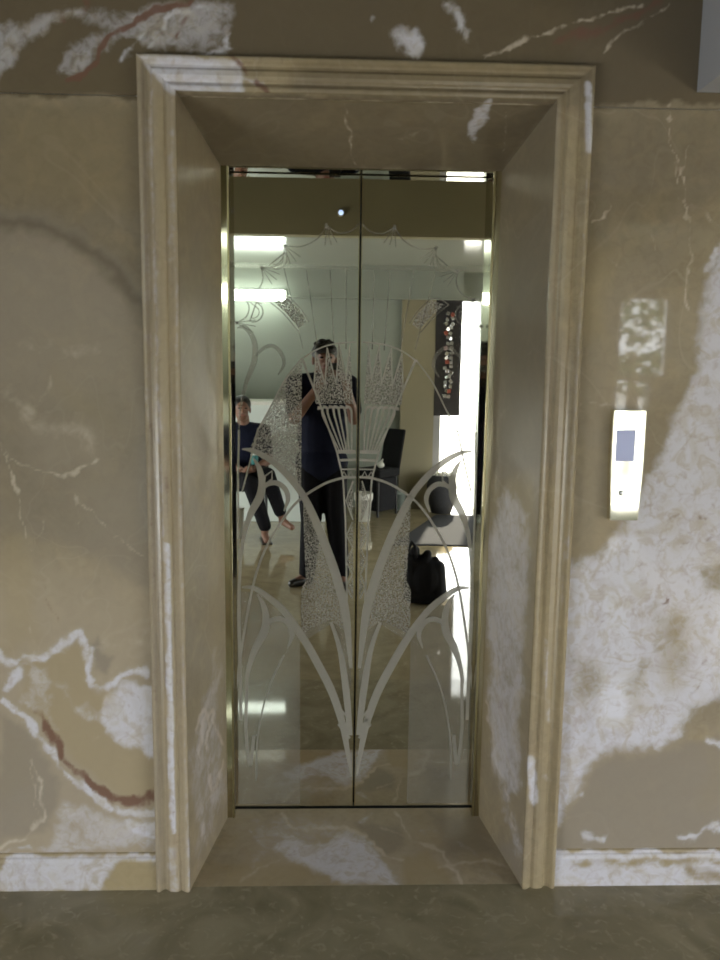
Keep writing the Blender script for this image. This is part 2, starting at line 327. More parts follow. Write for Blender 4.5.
# ------------------------------------------------------------------ front wall: onyx slabs
W_STROKES = [('light', 'poly', [(-1500, 420), (60, 560), (170, 570), (170, 1000), (-1500, 1000)], 0, 60, .75), ('light', 'poly', [(560, 740), (2200, 690), (2200, 1000), (560, 900)], 0, 30, .5), ('light', 'poly', [(580, 260), (690, 300), (660, 460), (600, 560), (570, 540)], 0, 40, .35),  # light strokes paint a brighter lower wall into the stone colour
 ('dark', 'poly', [(-1500, -400), (2200, -400), (2200, 126), (780, 108), (360, 100), (-60, 95), (-1500, 75)], 0, 3, 1.0), ('dark', 'poly', [(-60, 100), (170, 100), (170, 330), (140, 300), (110, 262), (75, 234), (40, 220), (0, 220), (-60, 225)], 0, 14, .42), ('dark', 'poly', [(580, 108), (740, 108), (740, 180), (660, 230), (580, 260)], 0, 40, .5), ('dark', 'poly', [(600, 20), (740, -40), (740, 104), (600, 100)], 0, 12, .85), # dark strokes paint shade into the upper wall; next, upper left slab
 ('white', 'poly', [(-40, 30), (0, 22), (60, 12), (120, 8), (160, 2), (235, 0), (232, 40), (205, 58), (150, 52), (128, 40), (100, 62), (70, 84), (52, 70), (60, 50), (95, 30), (70, 22), (30, 40), (14, 70), (0, 84), (-40, 80)], 0, 9, .52),
 ('white', 'line', [(150, 48), (165, 18), (200, 8), (228, 30), (226, 48), (200, 56)], 3, 4, .95),
 ('white', 'line', [(120, 62), (135, 40), (160, 22)], 3, 5, .8),
 ('gold', 'poly', [(100, 66), (136, 52), (136, 92), (40, 94), (60, 84)], 0, 6, .5),
 ('red', 'line', [(65, 81), (84, 77), (96, 66), (101, 48), (112, 34), (128, 24), (150, 12), (188, 3)], 3, 3, 1.2),
 ('red', 'line', [(190, 16), (184, 28), (174, 40)], 1.6, 2.2, .75), ('red', 'line', [(85, 2), (85, 20)], 2, 3, .55),
 ('red', 'line', [(62, 12), (66, 26)], 2, 3, .5), ('red', 'line', [(160, 30), (158, 48)], 1.2, 2, .5),
 # upper middle and right slab
 ('grey', 'poly', [(240, -20), (400, -20), (400, 60), (240, 60)], 0, 14, .5),
 ('white', 'line', [(408, 42)], 14, 8, .8), ('white', 'line', [(448, 2), (456, 18), (466, 36)], 4, 4, .7), ('white', 'line', [(374, 22)], 5, 4, .6),
 ('pale', 'line', [(488, 52), (530, 36), (580, 22), (640, 2)], 1.5, 2.5, .8), ('pale', 'line', [(604, 50), (640, 22), (672, -2)], 1.5, 2.5, .7),
 ('red', 'line', [(560, 40), (586, 34), (612, 26), (640, 10), (660, -6)], 4, 7, .7), ('red', 'line', [(560, 60), (580, 40)], 2, 5, .35),
 ('grey', 'poly', [(640, 0), (700, 0), (700, 95), (600, 100), (610, 50)], 0, 14, .5),
 # left main slab
 ('grey', 'poly', [(-60, 230), (0, 222), (40, 224), (80, 240), (112, 268), (140, 305), (170, 345), (165, 600), (60, 540), (-60, 520)], 0, 9, .55),
 ('dark', 'line', [(-40, 228), (0, 224), (40, 225), (80, 240), (112, 268), (140, 302), (170, 347)], 5, 12, .95), ('grey', 'line', [(-40, 226), (0, 222), (40, 223), (80, 238), (112, 266), (140, 300), (170, 345)], 7, 9, .95),
 ('gold', 'poly', [(0, 110), (130, 110), (130, 210), (60, 205), (0, 190)], 0, 22, .5),
 ('pale', 'line', [(30, 345), (60, 358), (100, 345)], 9, 14, .45), ('pale', 'line', [(20, 405), (50, 425), (90, 440)], 16, 20, .5),
 ('pale', 'line', [(0, 440), (10, 459), (38, 468), (74, 476), (98, 455)], 1.3, 2.5, .9), ('pale', 'line', [(2, 450), (16, 486), (28, 540), (33, 556)], 1.2, 2, .9),
 ('pale', 'line', [(46, 516), (35, 552)], 1.2, 2, .6), ('pale', 'line', [(76, 486), (78, 540)], 1, 2, .45),
 ('pale', 'line', [(76, 496), (110, 530), (150, 562)], 1, 2.4, .7), ('pale', 'line', [(34, 412), (52, 370), (60, 360)], 2, 4, .5),
 ('gold', 'line', [(55, 380), (75, 400), (110, 425)], 8, 12, .6),
 ('gold', 'poly', [(0, 470), (20, 500), (40, 640), (0, 660)], 0, 12, .5),
 ('red', 'line', [(30, 560), (46, 590), (58, 622)], 1.2, 3, .45), ('pale', 'line', [(30, 560), (33, 610), (34, 655)], 1, 2, .6),
 ('light', 'poly', [(-20, 260), (60, 250), (120, 300), (135, 380), (60, 400), (-20, 390)], 0, 30, .4), ('light', 'poly', [(20, 420), (100, 430), (110, 470), (40, 470)], 0, 22, .6), ('light', 'poly', [(70, 480), (160, 470), (160, 560), (90, 560)], 0, 30, .4),
 # lower left
 ('gold', 'poly', [(20, 662), (70, 640), (88, 655), (92, 690), (110, 700), (155, 730), (155, 795), (115, 792), (85, 770), (55, 735), (25, 705)], 0, 7, .75),
 ('white', 'line', [(0, 652), (14, 664), (24, 660), (44, 658), (66, 640), (78, 634), (84, 660), (92, 686), (104, 690), (118, 680), (150, 670)], 4, 4, .85),
 ('white', 'line', [(8, 690), (18, 670), (28, 662)], 4, 4, .8), ('white', 'line', [(88, 650), (86, 668), (92, 680)], 4, 4, .7),
 ('grey', 'poly', [(86, 645), (98, 640), (100, 655), (112, 662), (108, 672), (94, 664)], 0, 3, .8),
 ('white', 'poly', [(92, 720), (120, 682), (165, 684), (165, 765), (140, 752), (115, 745)], 0, 8, .8),
 ('white', 'line', [(0, 702), (22, 716), (44, 742), (64, 775), (86, 795), (112, 808), (140, 811), (165, 806)], 4.5, 4, .95),
 ('red', 'line', [(38, 712), (54, 738), (66, 762), (86, 784), (112, 796), (138, 798), (165, 792)], 4, 6, 1.15),
 ('grey', 'poly', [(0, 715), (30, 735), (55, 780), (58, 805), (40, 828), (0, 838)], 0, 5, .7), ('gold', 'poly', [(0, 720), (24, 740), (36, 780), (0, 800)], 0, 9, .5),
 ('pale', 'line', [(30, 760), (46, 812), (24, 836), (0, 842)], 2, 3, .9), ('pale', 'line', [(28, 770), (40, 820)], 1, 2, .7),
 ('white', 'line', [(130, 826), (150, 832), (165, 824)], 9, 6, .9), ('white', 'line', [(60, 845), (100, 846)], 6, 7, .55), ('white', 'line', [(92, 815), (100, 845)], 3, 5, .5),
 ('white', 'line', [(60, 690), (90, 720), (150, 730)], 8, 12, .5), ('white', 'poly', [(20, 700), (24, 670), (60, 660), (50, 700), (60, 730)], 0, 9, .5), ('pale', 'line', [(96, 740), (108, 690), (120, 650)], 3, 8, .6), ('white', 'poly', [(60, 800), (120, 820), (160, 815), (160, 852), (40, 852)], 0, 9, .55), ('white', 'line', [(0, 850), (60, 846)], 4, 5, .5), ('pale', 'line', [(96, 650), (140, 640), (160, 610)], 5, 9, .5),
 # right main slab
 ('gold', 'poly', [(580, 225), (612, 250), (600, 340), (572, 345)], 0, 12, .6), ('pale', 'line', [(592, 222), (602, 218), (610, 206)], 2.4, 2.6, .95),
 ('pale', 'line', [(671, 106), (674, 150), (686, 178), (688, 240), (686, 310)], 1.2, 2, .9), ('pale', 'line', [(676, 150), (681, 202)], 1, 2, .7), ('pale', 'line', [(690, 146), (684, 176)], 1, 2, .6),
 ('pale', 'line', [(596, 248), (622, 270), (650, 272)], 1, 2.5, .5), ('pale', 'line', [(630, 215), (672, 272)], 1, 2.5, .45), ('pale', 'line', [(688, 204), (720, 232)], 2, 4, .5),
 ('pale', 'line', [(578, 410), (582, 400), (620, 406)], 1, 2.5, .7), ('pale', 'line', [(580, 412), (600, 424)], 1, 2.5, .6),
 ('white', 'poly', [(760, 235), (722, 245), (712, 262), (704, 310), (690, 380), (668, 430), (645, 480), (622, 528), (596, 552), (570, 560), (554, 570), (550, 830), (562, 822), (576, 796), (592, 768), (612, 752), (640, 750), (660, 752), (678, 736), (690, 712), (730, 690), (770, 680)], 0, 13, .95),
 ('white', 'line', [(708, 268), (716, 255)], 6, 5, .9),
 ('gold', 'poly', [(650, 610), (680, 602), (695, 622), (692, 670), (676, 712), (650, 728), (622, 732), (618, 712), (638, 680), (648, 650)], 0, 12, .7),
 ('white', 'poly', [(655, 615), (680, 608), (692, 625), (688, 665), (672, 690), (652, 668), (655, 640)], 0, 22, -.55),
 ('white', 'poly', [(575, 655), (600, 655), (604, 695), (585, 715), (572, 700)], 0, 16, -.5), ('white', 'poly', [(620, 680), (640, 660), (645, 710), (625, 728)], 0, 9, -.45),
 ('white', 'poly', [(700, 570), (740, 560), (740, 595), (705, 590)], 0, 7, -.55),
 ('white', 'line', [(652, 690), (655, 705), (648, 725)], 2, 3, .95), ('white', 'line', [(600, 720), (650, 730)], 5, 5, .8), ('white', 'line', [(612, 690), (630, 655), (660, 640)], 4, 5, .8),
 ('red', 'line', [(659, 607), (668, 604), (672, 598)], 1.2, 1.6, .8),
 ] + [('red', 'line', [(x, y), (x+dx, y+dy)], 1.2, 2.5, .4) for x, y, dx, dy in ((668, 520, 8, -6), (690, 530, 6, 5), (700, 512, 8, 3), (684, 548, 9, -4), (650, 545, 5, 6), (706, 545, 6, -8), (614, 575, 8, 4), (596, 600, 4, 6), (640, 570, 6, -5), (720, 500, -8, 6), (608, 620, -5, 7), (690, 490, 5, 6), (640, 625, -8, 10), (700, 668, 8, -10), (690, 694, 12, -8), (675, 480, 7, 3), (712, 470, -6, 8))] + [
 ('grey', 'poly', [(560, 832), (580, 800), (596, 775), (615, 757), (655, 758), (690, 740), (740, 735), (740, 860), (556, 860)], 0, 5, .75),
 ('gold', 'line', [(700, 740), (716, 770), (706, 800)], 9, 9, .7), ('white', 'line', [(705, 740), (720, 745)], 3, 4, .8), ('white', 'line', [(680, 834), (700, 838), (716, 826)], 2.5, 3, .8), ('white', 'line', [(588, 836), (604, 838)], 5, 5, .7), ('white', 'line', [(582, 796)], 3, 3, .6),
 ]
bm = nb()
def slab(x0, x1, z0, z1, cell=.006):
    grid_panel(bm, (x0, WALL_Y, z0), (x1-x0, 0, 0), (0, 0, z1-z0), max(1, round((x1-x0)/cell)), max(1, round((z1-z0)/cell)))
JOINT = 2.186; EI = CAS-.012
slab(-1.12, -EI, .0, JOINT-.0008); slab(EI, 1.16, .0, JOINT-.0008)
slab(-1.12, -.0, JOINT+.0008, 2.50, .007); slab(.0, 1.16, JOINT+.0008, 2.50, .007)
slab(XL, -1.1215, 0, JOINT-.0008, .06); slab(1.1615, XR, 0, JOINT-.0008, .06)
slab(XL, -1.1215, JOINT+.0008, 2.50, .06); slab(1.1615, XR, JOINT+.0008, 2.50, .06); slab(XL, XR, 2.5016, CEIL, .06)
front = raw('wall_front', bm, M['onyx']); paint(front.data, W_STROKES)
# the piece of the top slab sheet behind the opening is hidden by the recess soffit; wall body behind
bm = nb()
for (a, b_, c, d) in ((XL-.2, -JH-.075, 0, CEIL), (JH+.075, XR+.2, 0, CEIL), (-JH-.075, JH+.075, OPZ+.03, CEIL)): box(bm, a, b_, WALL_Y+.012, .35, c, d)
bm2 = obj('wall_front', bm, M['plaster']); struct(bm2); bm2.parent = front
struct(front, 'polished tan and white onyx stone wall around the lift doors')

# skirting
B_STROKES = [('white', 'poly', [(0, 853), (160, 853), (160, 890), (0, 890)], 0, 4, .75), ('gold', 'poly', [(112, 862), (140, 858), (160, 870), (160, 890), (100, 890)], 0, 5, .8),
 ('white', 'poly', [(115, 862), (160, 862), (160, 890), (104, 890)], 0, 5, -.8), ('white', 'poly', [(550, 850), (740, 850), (740, 890), (550, 890)], 0, 4, .8),
 ('gold', 'line', [(600, 862), (720, 858)], 3, 4, .7), ('white', 'line', [(575, 863), (640, 862), (720, 860)], 3, 4, -.6), ('white', 'line', [(690, 872), (720, 880)], 6, 6, -.6)]
def skirting(name, x0, x1, label):
    prof = [(0, 0), (-.016, 0), (-.016, .088), (-.012, .096), (-.007, .100), (-.006, .108), (0, .110)]
    n = max(1, round((x1-x0)/.008)); bm = nb(); rows = []
    for i in range(n+1):
        x = x0+(x1-x0)*i/n
        rows.append([bm.verts.new((x, WALL_Y+p, z)) for p, z in prof])
    for a, b in zip(rows, rows[1:]):
        for k in range(len(prof)-1): bm.faces.new((a[k], b[k], b[k+1], a[k+1]))
    for s in (0.03, .06):      # extra rows for the pattern
        pass
    bmesh.ops.subdivide_edges(bm, edges=[e for e in bm.edges if abs(e.verts[0].co.z-e.verts[1].co.z) > .05], cuts=9)
    o = raw(name, bm, M['onyx_frame']); paint(o.data, B_STROKES, 4); return struct(o, label)
skirting('baseboard_left', XL, -CAS, 'white and tan onyx skirting at the foot of the wall beside the darker stone')
skirting('baseboard_right', CAS, XR, 'white onyx skirting under the pale cloudy wall slab')

# ------------------------------------------------------------------ moulded stone casing
C_STROKES = [('light', 'poly', [(130, 500), (200, 480), (200, 900), (130, 900)], 0, 80, .6), ('dark', 'poly', [(290, 50), (610, 55), (610, 106), (290, 102)], 0, 20, .5), ('light', 'poly', [(130, 60), (180, 60), (190, 500), (130, 500)], 0, 40, .3), ('white', 'line', [(150, 70), (158, 400), (163, 560)], 2, 3, .5), ('white', 'line', [(172, 100), (180, 500), (188, 880)], 1.5, 2.5, .5), ('red', 'line', [(156, 120), (168, 700), (176, 860)], 1.5, 3, .42), ('red', 'line', [(143, 100), (155, 700)], 1, 3, .4), ('white', 'line', [(590, 120), (560, 640)], 1, 2, .4), ('gold', 'line', [(160, 100), (172, 540)], 4, 4, .6),  # light falloff painted in: head darker, lower upright lighter
 ('white', 'poly', [(136, 55), (175, 56), (240, 60), (245, 96), (176, 96), (165, 90)], 0, 6, .95), ('white', 'line', [(240, 78), (262, 84)], 3, 4, .6),
 ('red', 'line', [(228, 52), (240, 64), (246, 74)], 2.5, 3, .7), ('red', 'line', [(256, 82), (266, 90), (272, 98)], 3, 3, .75), ('red', 'line', [(290, 80), (284, 96)], 2, 4, .3), ('grey', 'line', [(300, 86), (330, 88)], 4, 8, .4),
 ('white', 'line', [(172, 120), (172, 260)], 4, 4, .35), ('white', 'line', [(146, 120), (148, 420)], 5, 4, .3),
 ('grey', 'line', [(142, 60), (152, 500), (160, 880)], 3, 5, .6), ('red', 'line', [(150, 150), (154, 480)], 1.5, 5, .3), ('red', 'line', [(166, 470), (166, 520)], 2, 4, .5), ('red', 'line', [(160, 560), (162, 640)], 2.5, 4, .35), ('red', 'line', [(182, 640), (183, 760)], 2, 4, .3),
 ('white', 'line', [(167, 545), (169, 640), (171, 760), (173, 830)], 3.2, 2, 1.0), ('white', 'line', [(172, 850), (174, 888)], 5, 4, .5), ('white', 'line', [(190, 840), (190, 888)], 3, 3, .6),
 ('white', 'line', [(588, 84), (590, 150)], 4, 3, .85), ('white', 'line', [(585, 220), (568, 560)], 1.5, 2.5, .45), ('white', 'line', [(546, 640), (548, 720)], 2.5, 2.5, .6), ('white', 'line', [(530, 760), (534, 800)], 5, 4, .85), ('white', 'line', [(545, 775), (550, 780)], 4, 4, .5),
 ('gold', 'line', [(565, 480), (548, 880)], 12, 10, .4), ('gold', 'line', [(300, 64), (560, 76)], 10, 10, .4), ('grey', 'line', [(556, 110), (548, 460)], 6, 8, .5), ('red', 'line', [(540, 800), (541, 830)], 3, 5, .25)]
CW = CAS-OP
PROF = [(0, 0), (0, .022), (.004, .026), (.010, .026), (.014, .022), (.018, .016), (.024, .013), (.032, .015), (.037, .021), (.041, .024), (.055, .026), (.064, .024), (.068, .019), (.072, .018), (.078, .022), (.084, .027), (.090, .028), (CW-.002, .027), (CW, .023), (CW, 0)]
# s: inwards from outer edge; p: stand-off from the wall
def casing(name, a, b, label):
    """straight run from a to b along the OUTER corner line, mitred at the top corners"""
    bm = nb(); L = 0
    rows = []
    if a == 'top':
        n = 160
        for i in range(n+1):
            t = i/n; row = []
            for s, p in PROF:
                h = CAS-s; row.append(bm.verts.new((-h+2*h*t, WALL_Y-p, CASZ-s*(CASZ-OPZ)/CW)))
            rows.append(row)
    else:
        sg = a; n = 280
        for i in range(n+1):
            t = i/n; row = []
            for s, p in PROF:
                zt = CASZ-s*(CASZ-OPZ)/CW; row.append(bm.verts.new((sg*(CAS-s), WALL_Y-p, zt*t)))
            rows.append(row)
    for r1, r2 in zip(rows, rows[1:]):
        for k in range(len(PROF)-1): bm.faces.new((r1[k], r2[k], r2[k+1], r1[k+1]))
    bmesh.ops.recalc_face_normals(bm, faces=bm.faces)
    o = raw(name, bm, M['onyx_frame']); paint(o.data, C_STROKES, 1.2, False)
    return struct(o, label)
casing('trim_1', -1, 0, 'moulded onyx upright of the lift surround with a white streak low down')
casing('trim_2', 1, 0, 'moulded gold onyx upright of the lift surround nearest the call plate')
casing('trim_3', 'top', 0, 'moulded onyx head of the lift surround, white at one corner')

# recess sides and soffit (splayed), recess floor
R_STROKES = [('dark', 'poly', [(176, 94), (560, 94), (502, 172), (219, 166)], 0, 4, .7), ('dark', 'poly', [(486, 160), (560, 90), (556, 470), (480, 480)], 0, 16, .5),  # first dark stroke paints the shade of the soffit
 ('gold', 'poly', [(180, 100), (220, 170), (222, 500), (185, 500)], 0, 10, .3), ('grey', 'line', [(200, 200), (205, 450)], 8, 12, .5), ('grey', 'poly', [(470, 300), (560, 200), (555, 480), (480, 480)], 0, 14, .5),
 ('white', 'poly', [(188, 760), (200, 705), (214, 640), (222, 650), (226, 800), (198, 870)], 0, 9, .45), ('pale', 'line', [(198, 760), (204, 720), (214, 708), (222, 745)], 2, 3, .9), ('pale', 'line', [(196, 730), (205, 705), (212, 720), (205, 745), (212, 790)], 1.5, 2.5, .9), ('pale', 'line', [(200, 840), (215, 790), (225, 760)], 1.5, 3, .8), ('gold', 'line', [(214, 560), (218, 680)], 6, 7, .6),
 ('white', 'poly', [(484, 545), (505, 490), (530, 515), (528, 620), (522, 700), (520, 790), (500, 800), (492, 760), (486, 690)], 0, 8, .62), ('gold', 'poly', [(505, 470), (535, 470), (535, 550), (520, 545), (508, 520)], 0, 6, .8), ('red', 'line', [(502, 700), (512, 735), (508, 760)], 4, 6, .35), ('gold', 'line', [(486, 650), (490, 740)], 5, 6, .5), ('pale', 'line', [(486, 700), (500, 770), (515, 830)], 1.2, 2.4, .8), ('white', 'line', [(505, 800), (520, 850)], 6, 6, .5), ('grey', 'poly', [(500, 850), (520, 830), (526, 880)], 0, 5, .8),
 ('pale', 'line', [(490, 480), (505, 500), (520, 470)], 1, 2.5, .5), ('pale', 'line', [(500, 420), (530, 350)], 1, 2.5, .4),
 ('white', 'poly', [(466, 138), (476, 105), (490, 98), (486, 125), (474, 142)], 0, 4, .8), ('pale', 'line', [(342, 102), (350, 130), (356, 164)], 1, 2, .7), ('pale', 'line', [(506, 112), (504, 150)], 1, 2, .5), ('pale', 'line', [(380, 140), (430, 130), (460, 100)], 1.5, 4, .4), ('grey', 'poly', [(180, 96), (300, 96), (300, 165), (220, 165)], 0, 14, .3)]
FL_STROKES = [('light', 'poly', [(225, 812), (480, 812), (500, 850), (420, 884), (240, 884)], 0, 14, .55), ('white', 'poly', [(250, 820), (300, 812), (345, 826), (330, 845), (280, 850), (255, 870)], 0, 10, .4), ('white', 'line', [(410, 822), (470, 850), (500, 880)], 3, 8, .4),
 ('white', 'poly', [(270, 850), (285, 838), (320, 846), (345, 830), (372, 846), (392, 868), (402, 884), (340, 884), (300, 866)], 0, 8, .85), ('white', 'line', [(275, 835), (320, 848), (385, 862)], 4, 5, .7),
 ('grey', 'poly', [(355, 824), (398, 824), (405, 842), (385, 852), (365, 842)], 0, 5, .7), ('gold', 'poly', [(400, 855), (425, 850), (450, 870), (452, 884), (405, 884)], 0, 5, .9), ('gold', 'poly', [(215, 866), (300, 862), (345, 884), (200, 886)], 0, 7, .8),
 ('pale', 'line', [(280, 814), (300, 832), (345, 828), (380, 850), (402, 858)], 2, 3, .9), ('pale', 'line', [(396, 810), (412, 838), (445, 850), (462, 884)], 1.8, 2.5, .9), ('pale', 'line', [(412, 838), (380, 826)], 1.5, 3, .7), ('pale', 'line', [(440, 866), (490, 862), (510, 868)], 1.8, 2.5, .8), ('grey', 'poly', [(430, 815), (480, 815), (500, 856), (450, 856)], 0, 8, .7), ('white', 'line', [(360, 822), (372, 812)], 3, 4, .6), ('pale', 'line', [(240, 880), (300, 850)], 1.5, 3, .6), ('white', 'line', [(250, 830), (262, 845)], 3, 5, .5)]
def quad_panel(bm, p00, p10, p01, p11, nu, nv):
    p00, p10, p01, p11 = map(Vector, (p00, p10, p01, p11))
    vs = [[bm.verts.new((p00*(1-i/nu)+p10*(i/nu))*(1-j/nv)+(p01*(1-i/nu)+p11*(i/nu))*(j/nv)) for i in range(nu+1)] for j in range(nv+1)]
    for j in range(nv):
        for i in range(nu): bm.faces.new((vs[j][i], vs[j][i+1], vs[j+1][i+1], vs[j+1][i]))
FY = WALL_Y-.02
def reveal(name, sg, label):
    bm = nb(); quad_panel(bm, (sg*OP, FY, 0), (sg*JH, JD, 0), (sg*OP, FY, OPZ), (sg*JH, JD, JT), 44, 240)
    quad_panel(bm, (sg*(OP+.02), FY, 0), (sg*(JH+.05), JD, 0), (sg*(OP+.02), FY, OPZ+.02), (sg*(JH+.05), JD, JT+.02), 1, 1)
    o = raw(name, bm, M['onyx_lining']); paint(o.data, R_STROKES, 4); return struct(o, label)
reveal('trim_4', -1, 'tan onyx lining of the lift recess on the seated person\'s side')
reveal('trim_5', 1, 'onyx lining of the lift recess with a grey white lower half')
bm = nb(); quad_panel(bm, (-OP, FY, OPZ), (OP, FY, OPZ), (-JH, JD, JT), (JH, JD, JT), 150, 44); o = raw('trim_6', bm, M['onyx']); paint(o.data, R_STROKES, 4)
struct(o, 'tan onyx soffit over the lift doors, darkened with painted shade')
bm = nb(); grid_panel(bm, (-.52, WALL_Y-.005, .0015), (1.04, 0, 0), (0, -WALL_Y+.0, 0), 170, 70)
o = raw('floor_recess', bm, M['onyx_floor']); paint(o.data, FL_STROKES, 4); struct(o, 'glossy onyx threshold slab inside the lift recess')

# ------------------------------------------------------------------ room shell
bm = nb(); box(bm, XL-.2, XR+.2, BACK_Y-.2, -1.15, -.12, 0); struct(obj('floor', bm, M['floor']), 'beige polished stone floor seen reflected in the lift doors')
bm = nb(); box(bm, XL-.2, XR+.2, -1.15, .35, -.12, 0); struct(obj('floor_border', bm, M['floor_border']), 'grey green polished stone floor strip along the wall')
bm = nb(); box(bm, XL-.2, XR+.2, REAR_Y, WALL_Y+.012, CEIL, CEIL+.12); struct(obj('ceiling', bm, M['ceiling_dark']), 'dull dark ceiling over the lift lobby')
bm = nb(); box(bm, XL-.2, XR+.2, REAR_Y-.12, REAR_Y, REAR_Z, CEIL+.12); struct(obj('wall_drop', bm, M['ceiling']), 'dark olive drop of the ceiling reflected at the top of the lift doors')
bm = nb(); box(bm, XL-.2, XR+.2, BACK_Y-.15, REAR_Y-.12, REAR_Z, REAR_Z+.12); struct(obj('ceiling_rear', bm, M['gloss_ceiling']), 'lower glossy pale ceiling at the back of the room')
bm = nb(); box(bm, SOFFIT_X, XR+.2, BLOCK_Y, WALL_Y-.002, SOFFIT_Z, CEIL+.12); struct(obj('ceiling_soffit', bm, M['plaster']), 'lowered grey plaster ceiling block in the top corner')
def side_wall(name, x0, x1, ya, yb, za, zb, m_):
    bm = nb(); H = CEIL+.12
    box(bm, x0, x1, BACK_Y-.2, ya, 0, H); box(bm, x0, x1, yb, .35, 0, H); box(bm, x0, x1, ya, yb, 0, za); box(bm, x0, x1, ya, yb, zb, H)
    struct(obj(name, bm, m_))
side_wall('wall_left', XL-.12, XL, -4.5, -2.0, .1, 1.2, M['wall_beige'])  # unseen left opening, added for fill light on the front wall
side_wall('wall_right', XR, XR+.12, -4.9, -1.6, .1, 1.26, M['wall_beige'])  # unseen opening, kept low so its light favours the lower wall
def window(name, pts, label, parent=None):
    bm = nb()
    for b in pts: box(bm, *b, .004)
    return struct(obj(name, bm, M['steel']), label)
window('window_1', [(XR+.02, XR+.08, -4.9, -4.85, .1, 1.26), (XR+.02, XR+.08, -1.65, -1.6, .1, 1.26), (XR+.02, XR+.08, -3.28, -3.22, .15, 1.21), (XR+.02, XR+.08, -4.85, -1.65, .1, .15), (XR+.02, XR+.08, -4.85, -1.65, 1.21, 1.26)], 'wide unseen side window frame, set low to light the lower wall')
BK = BACK_Y
bm = nb()
box(bm, XL-.2, .56, BK-.15, BK, 0, CEIL+.1)
box(bm, .56, 1.06, BK-.15, BK, 0, CEIL+.1)
box(bm, 1.47, 2.64, BK-.15, BK, 0, CEIL+.1); box(bm, 3.16, XR+.2, BK-.15, BK, 0, CEIL+.1)
box(bm, 1.06, 1.47, BK-.15, BK, 2.2, CEIL+.1); box(bm, 2.64, 3.16, BK-.15, BK, 2.22, CEIL+.1); box(bm, 2.64, 3.16, BK-.15, BK, 0, .1); box(bm, 2.98, 3.16, BK-.15, BK, .1, 1.45)
struct(obj('wall_back', bm, M['wall_grey']), 'greenish grey wall seen reflected behind the photographer')
bm = nb(); box(bm, XL, 1.26, BK, BK+.10, 2.20, REAR_Z); box(bm, XL, 1.26, BK+.10, BK+.112, 2.20, 2.225)
struct(obj('wall_bulkhead', bm, M['wall_grey']), 'grey bulkhead under the ceiling behind the photographer')
bm = nb(); box(bm, .63, .985, BK, BK+.06, 0, 2.2, .004); struct(obj('pillar', bm, M['wall_beige']), 'beige pillar reflected beside the black panel')
bm = nb(); box(bm, .985, 1.06, BK, BK+.05, 0, 2.2, .004); struct(obj('door_frame', bm, M['plaster']), 'grey frame at the edge of the bright doorway')
window('window_2', [(2.64, 2.68, BK-.1, BK-.05, .1, 2.22), (3.12, 3.16, BK-.1, BK-.05, 1.45, 2.22), (2.68, 3.12, BK-.1, BK-.05, 1.40, 1.46), (2.68, 2.98, BK-.1, BK-.05, .1, .15), (2.68, 3.12, BK-.1, BK-.05, 2.18, 2.22)], 'bright window frame reflected in the stone wall')
bm = nb(); box(bm, -60, 60, -60, BK-.2, -.16, -.04); box(bm, XR+.25, 60, BK-.2, 8, -.16, -.04)
struct(obj('ground_outside', bm, M['pavement']), 'bright pavement outside the doorway')

# ------------------------------------------------------------------ lift doors, brass jambs, header, sill
def brass_jamb(name, sg, label):
    bm = nb(); a, b = sorted((sg*DW, sg*(JH+.012)))
    box(bm, a, b, JD, .004, 0, JT+.004, .0015)
    o = struct(obj(name, bm, M['jamb']), label)
    bm = nb(); a, b = sorted((sg*(DW+.001), sg*(DW+.007))); box(bm, a, b, JD-.0025, JD+.001, 0, JT, .0006); obj('bead', bm, M['brass_soft'], o); return o
brass_jamb('trim_7', -1, 'polished brass jamb beside the leaf reflecting the seated person'); brass_jamb('trim_8', 1, 'polished brass jamb beside the leaf reflecting the bright doorway')
bm = nb(); box(bm, -DW, DW, JD, .03, 2.100, JT+.012, .0008); struct(obj('trim_9', bm, M['header']), 'polished metal header strip over the lift doors')
bm = nb(); box(bm, -DW, DW, -.007, .03, 0, .0035, .0006)
sill = struct(obj('trim_10', bm, M['dark_metal']), 'dark metal sill under the lift doors')
bm = nb(); box(bm, -JH-.01, JH+.01, .035, .34, 0, 2.4); struct(obj('wall_shaft', bm, M['dark_metal']))

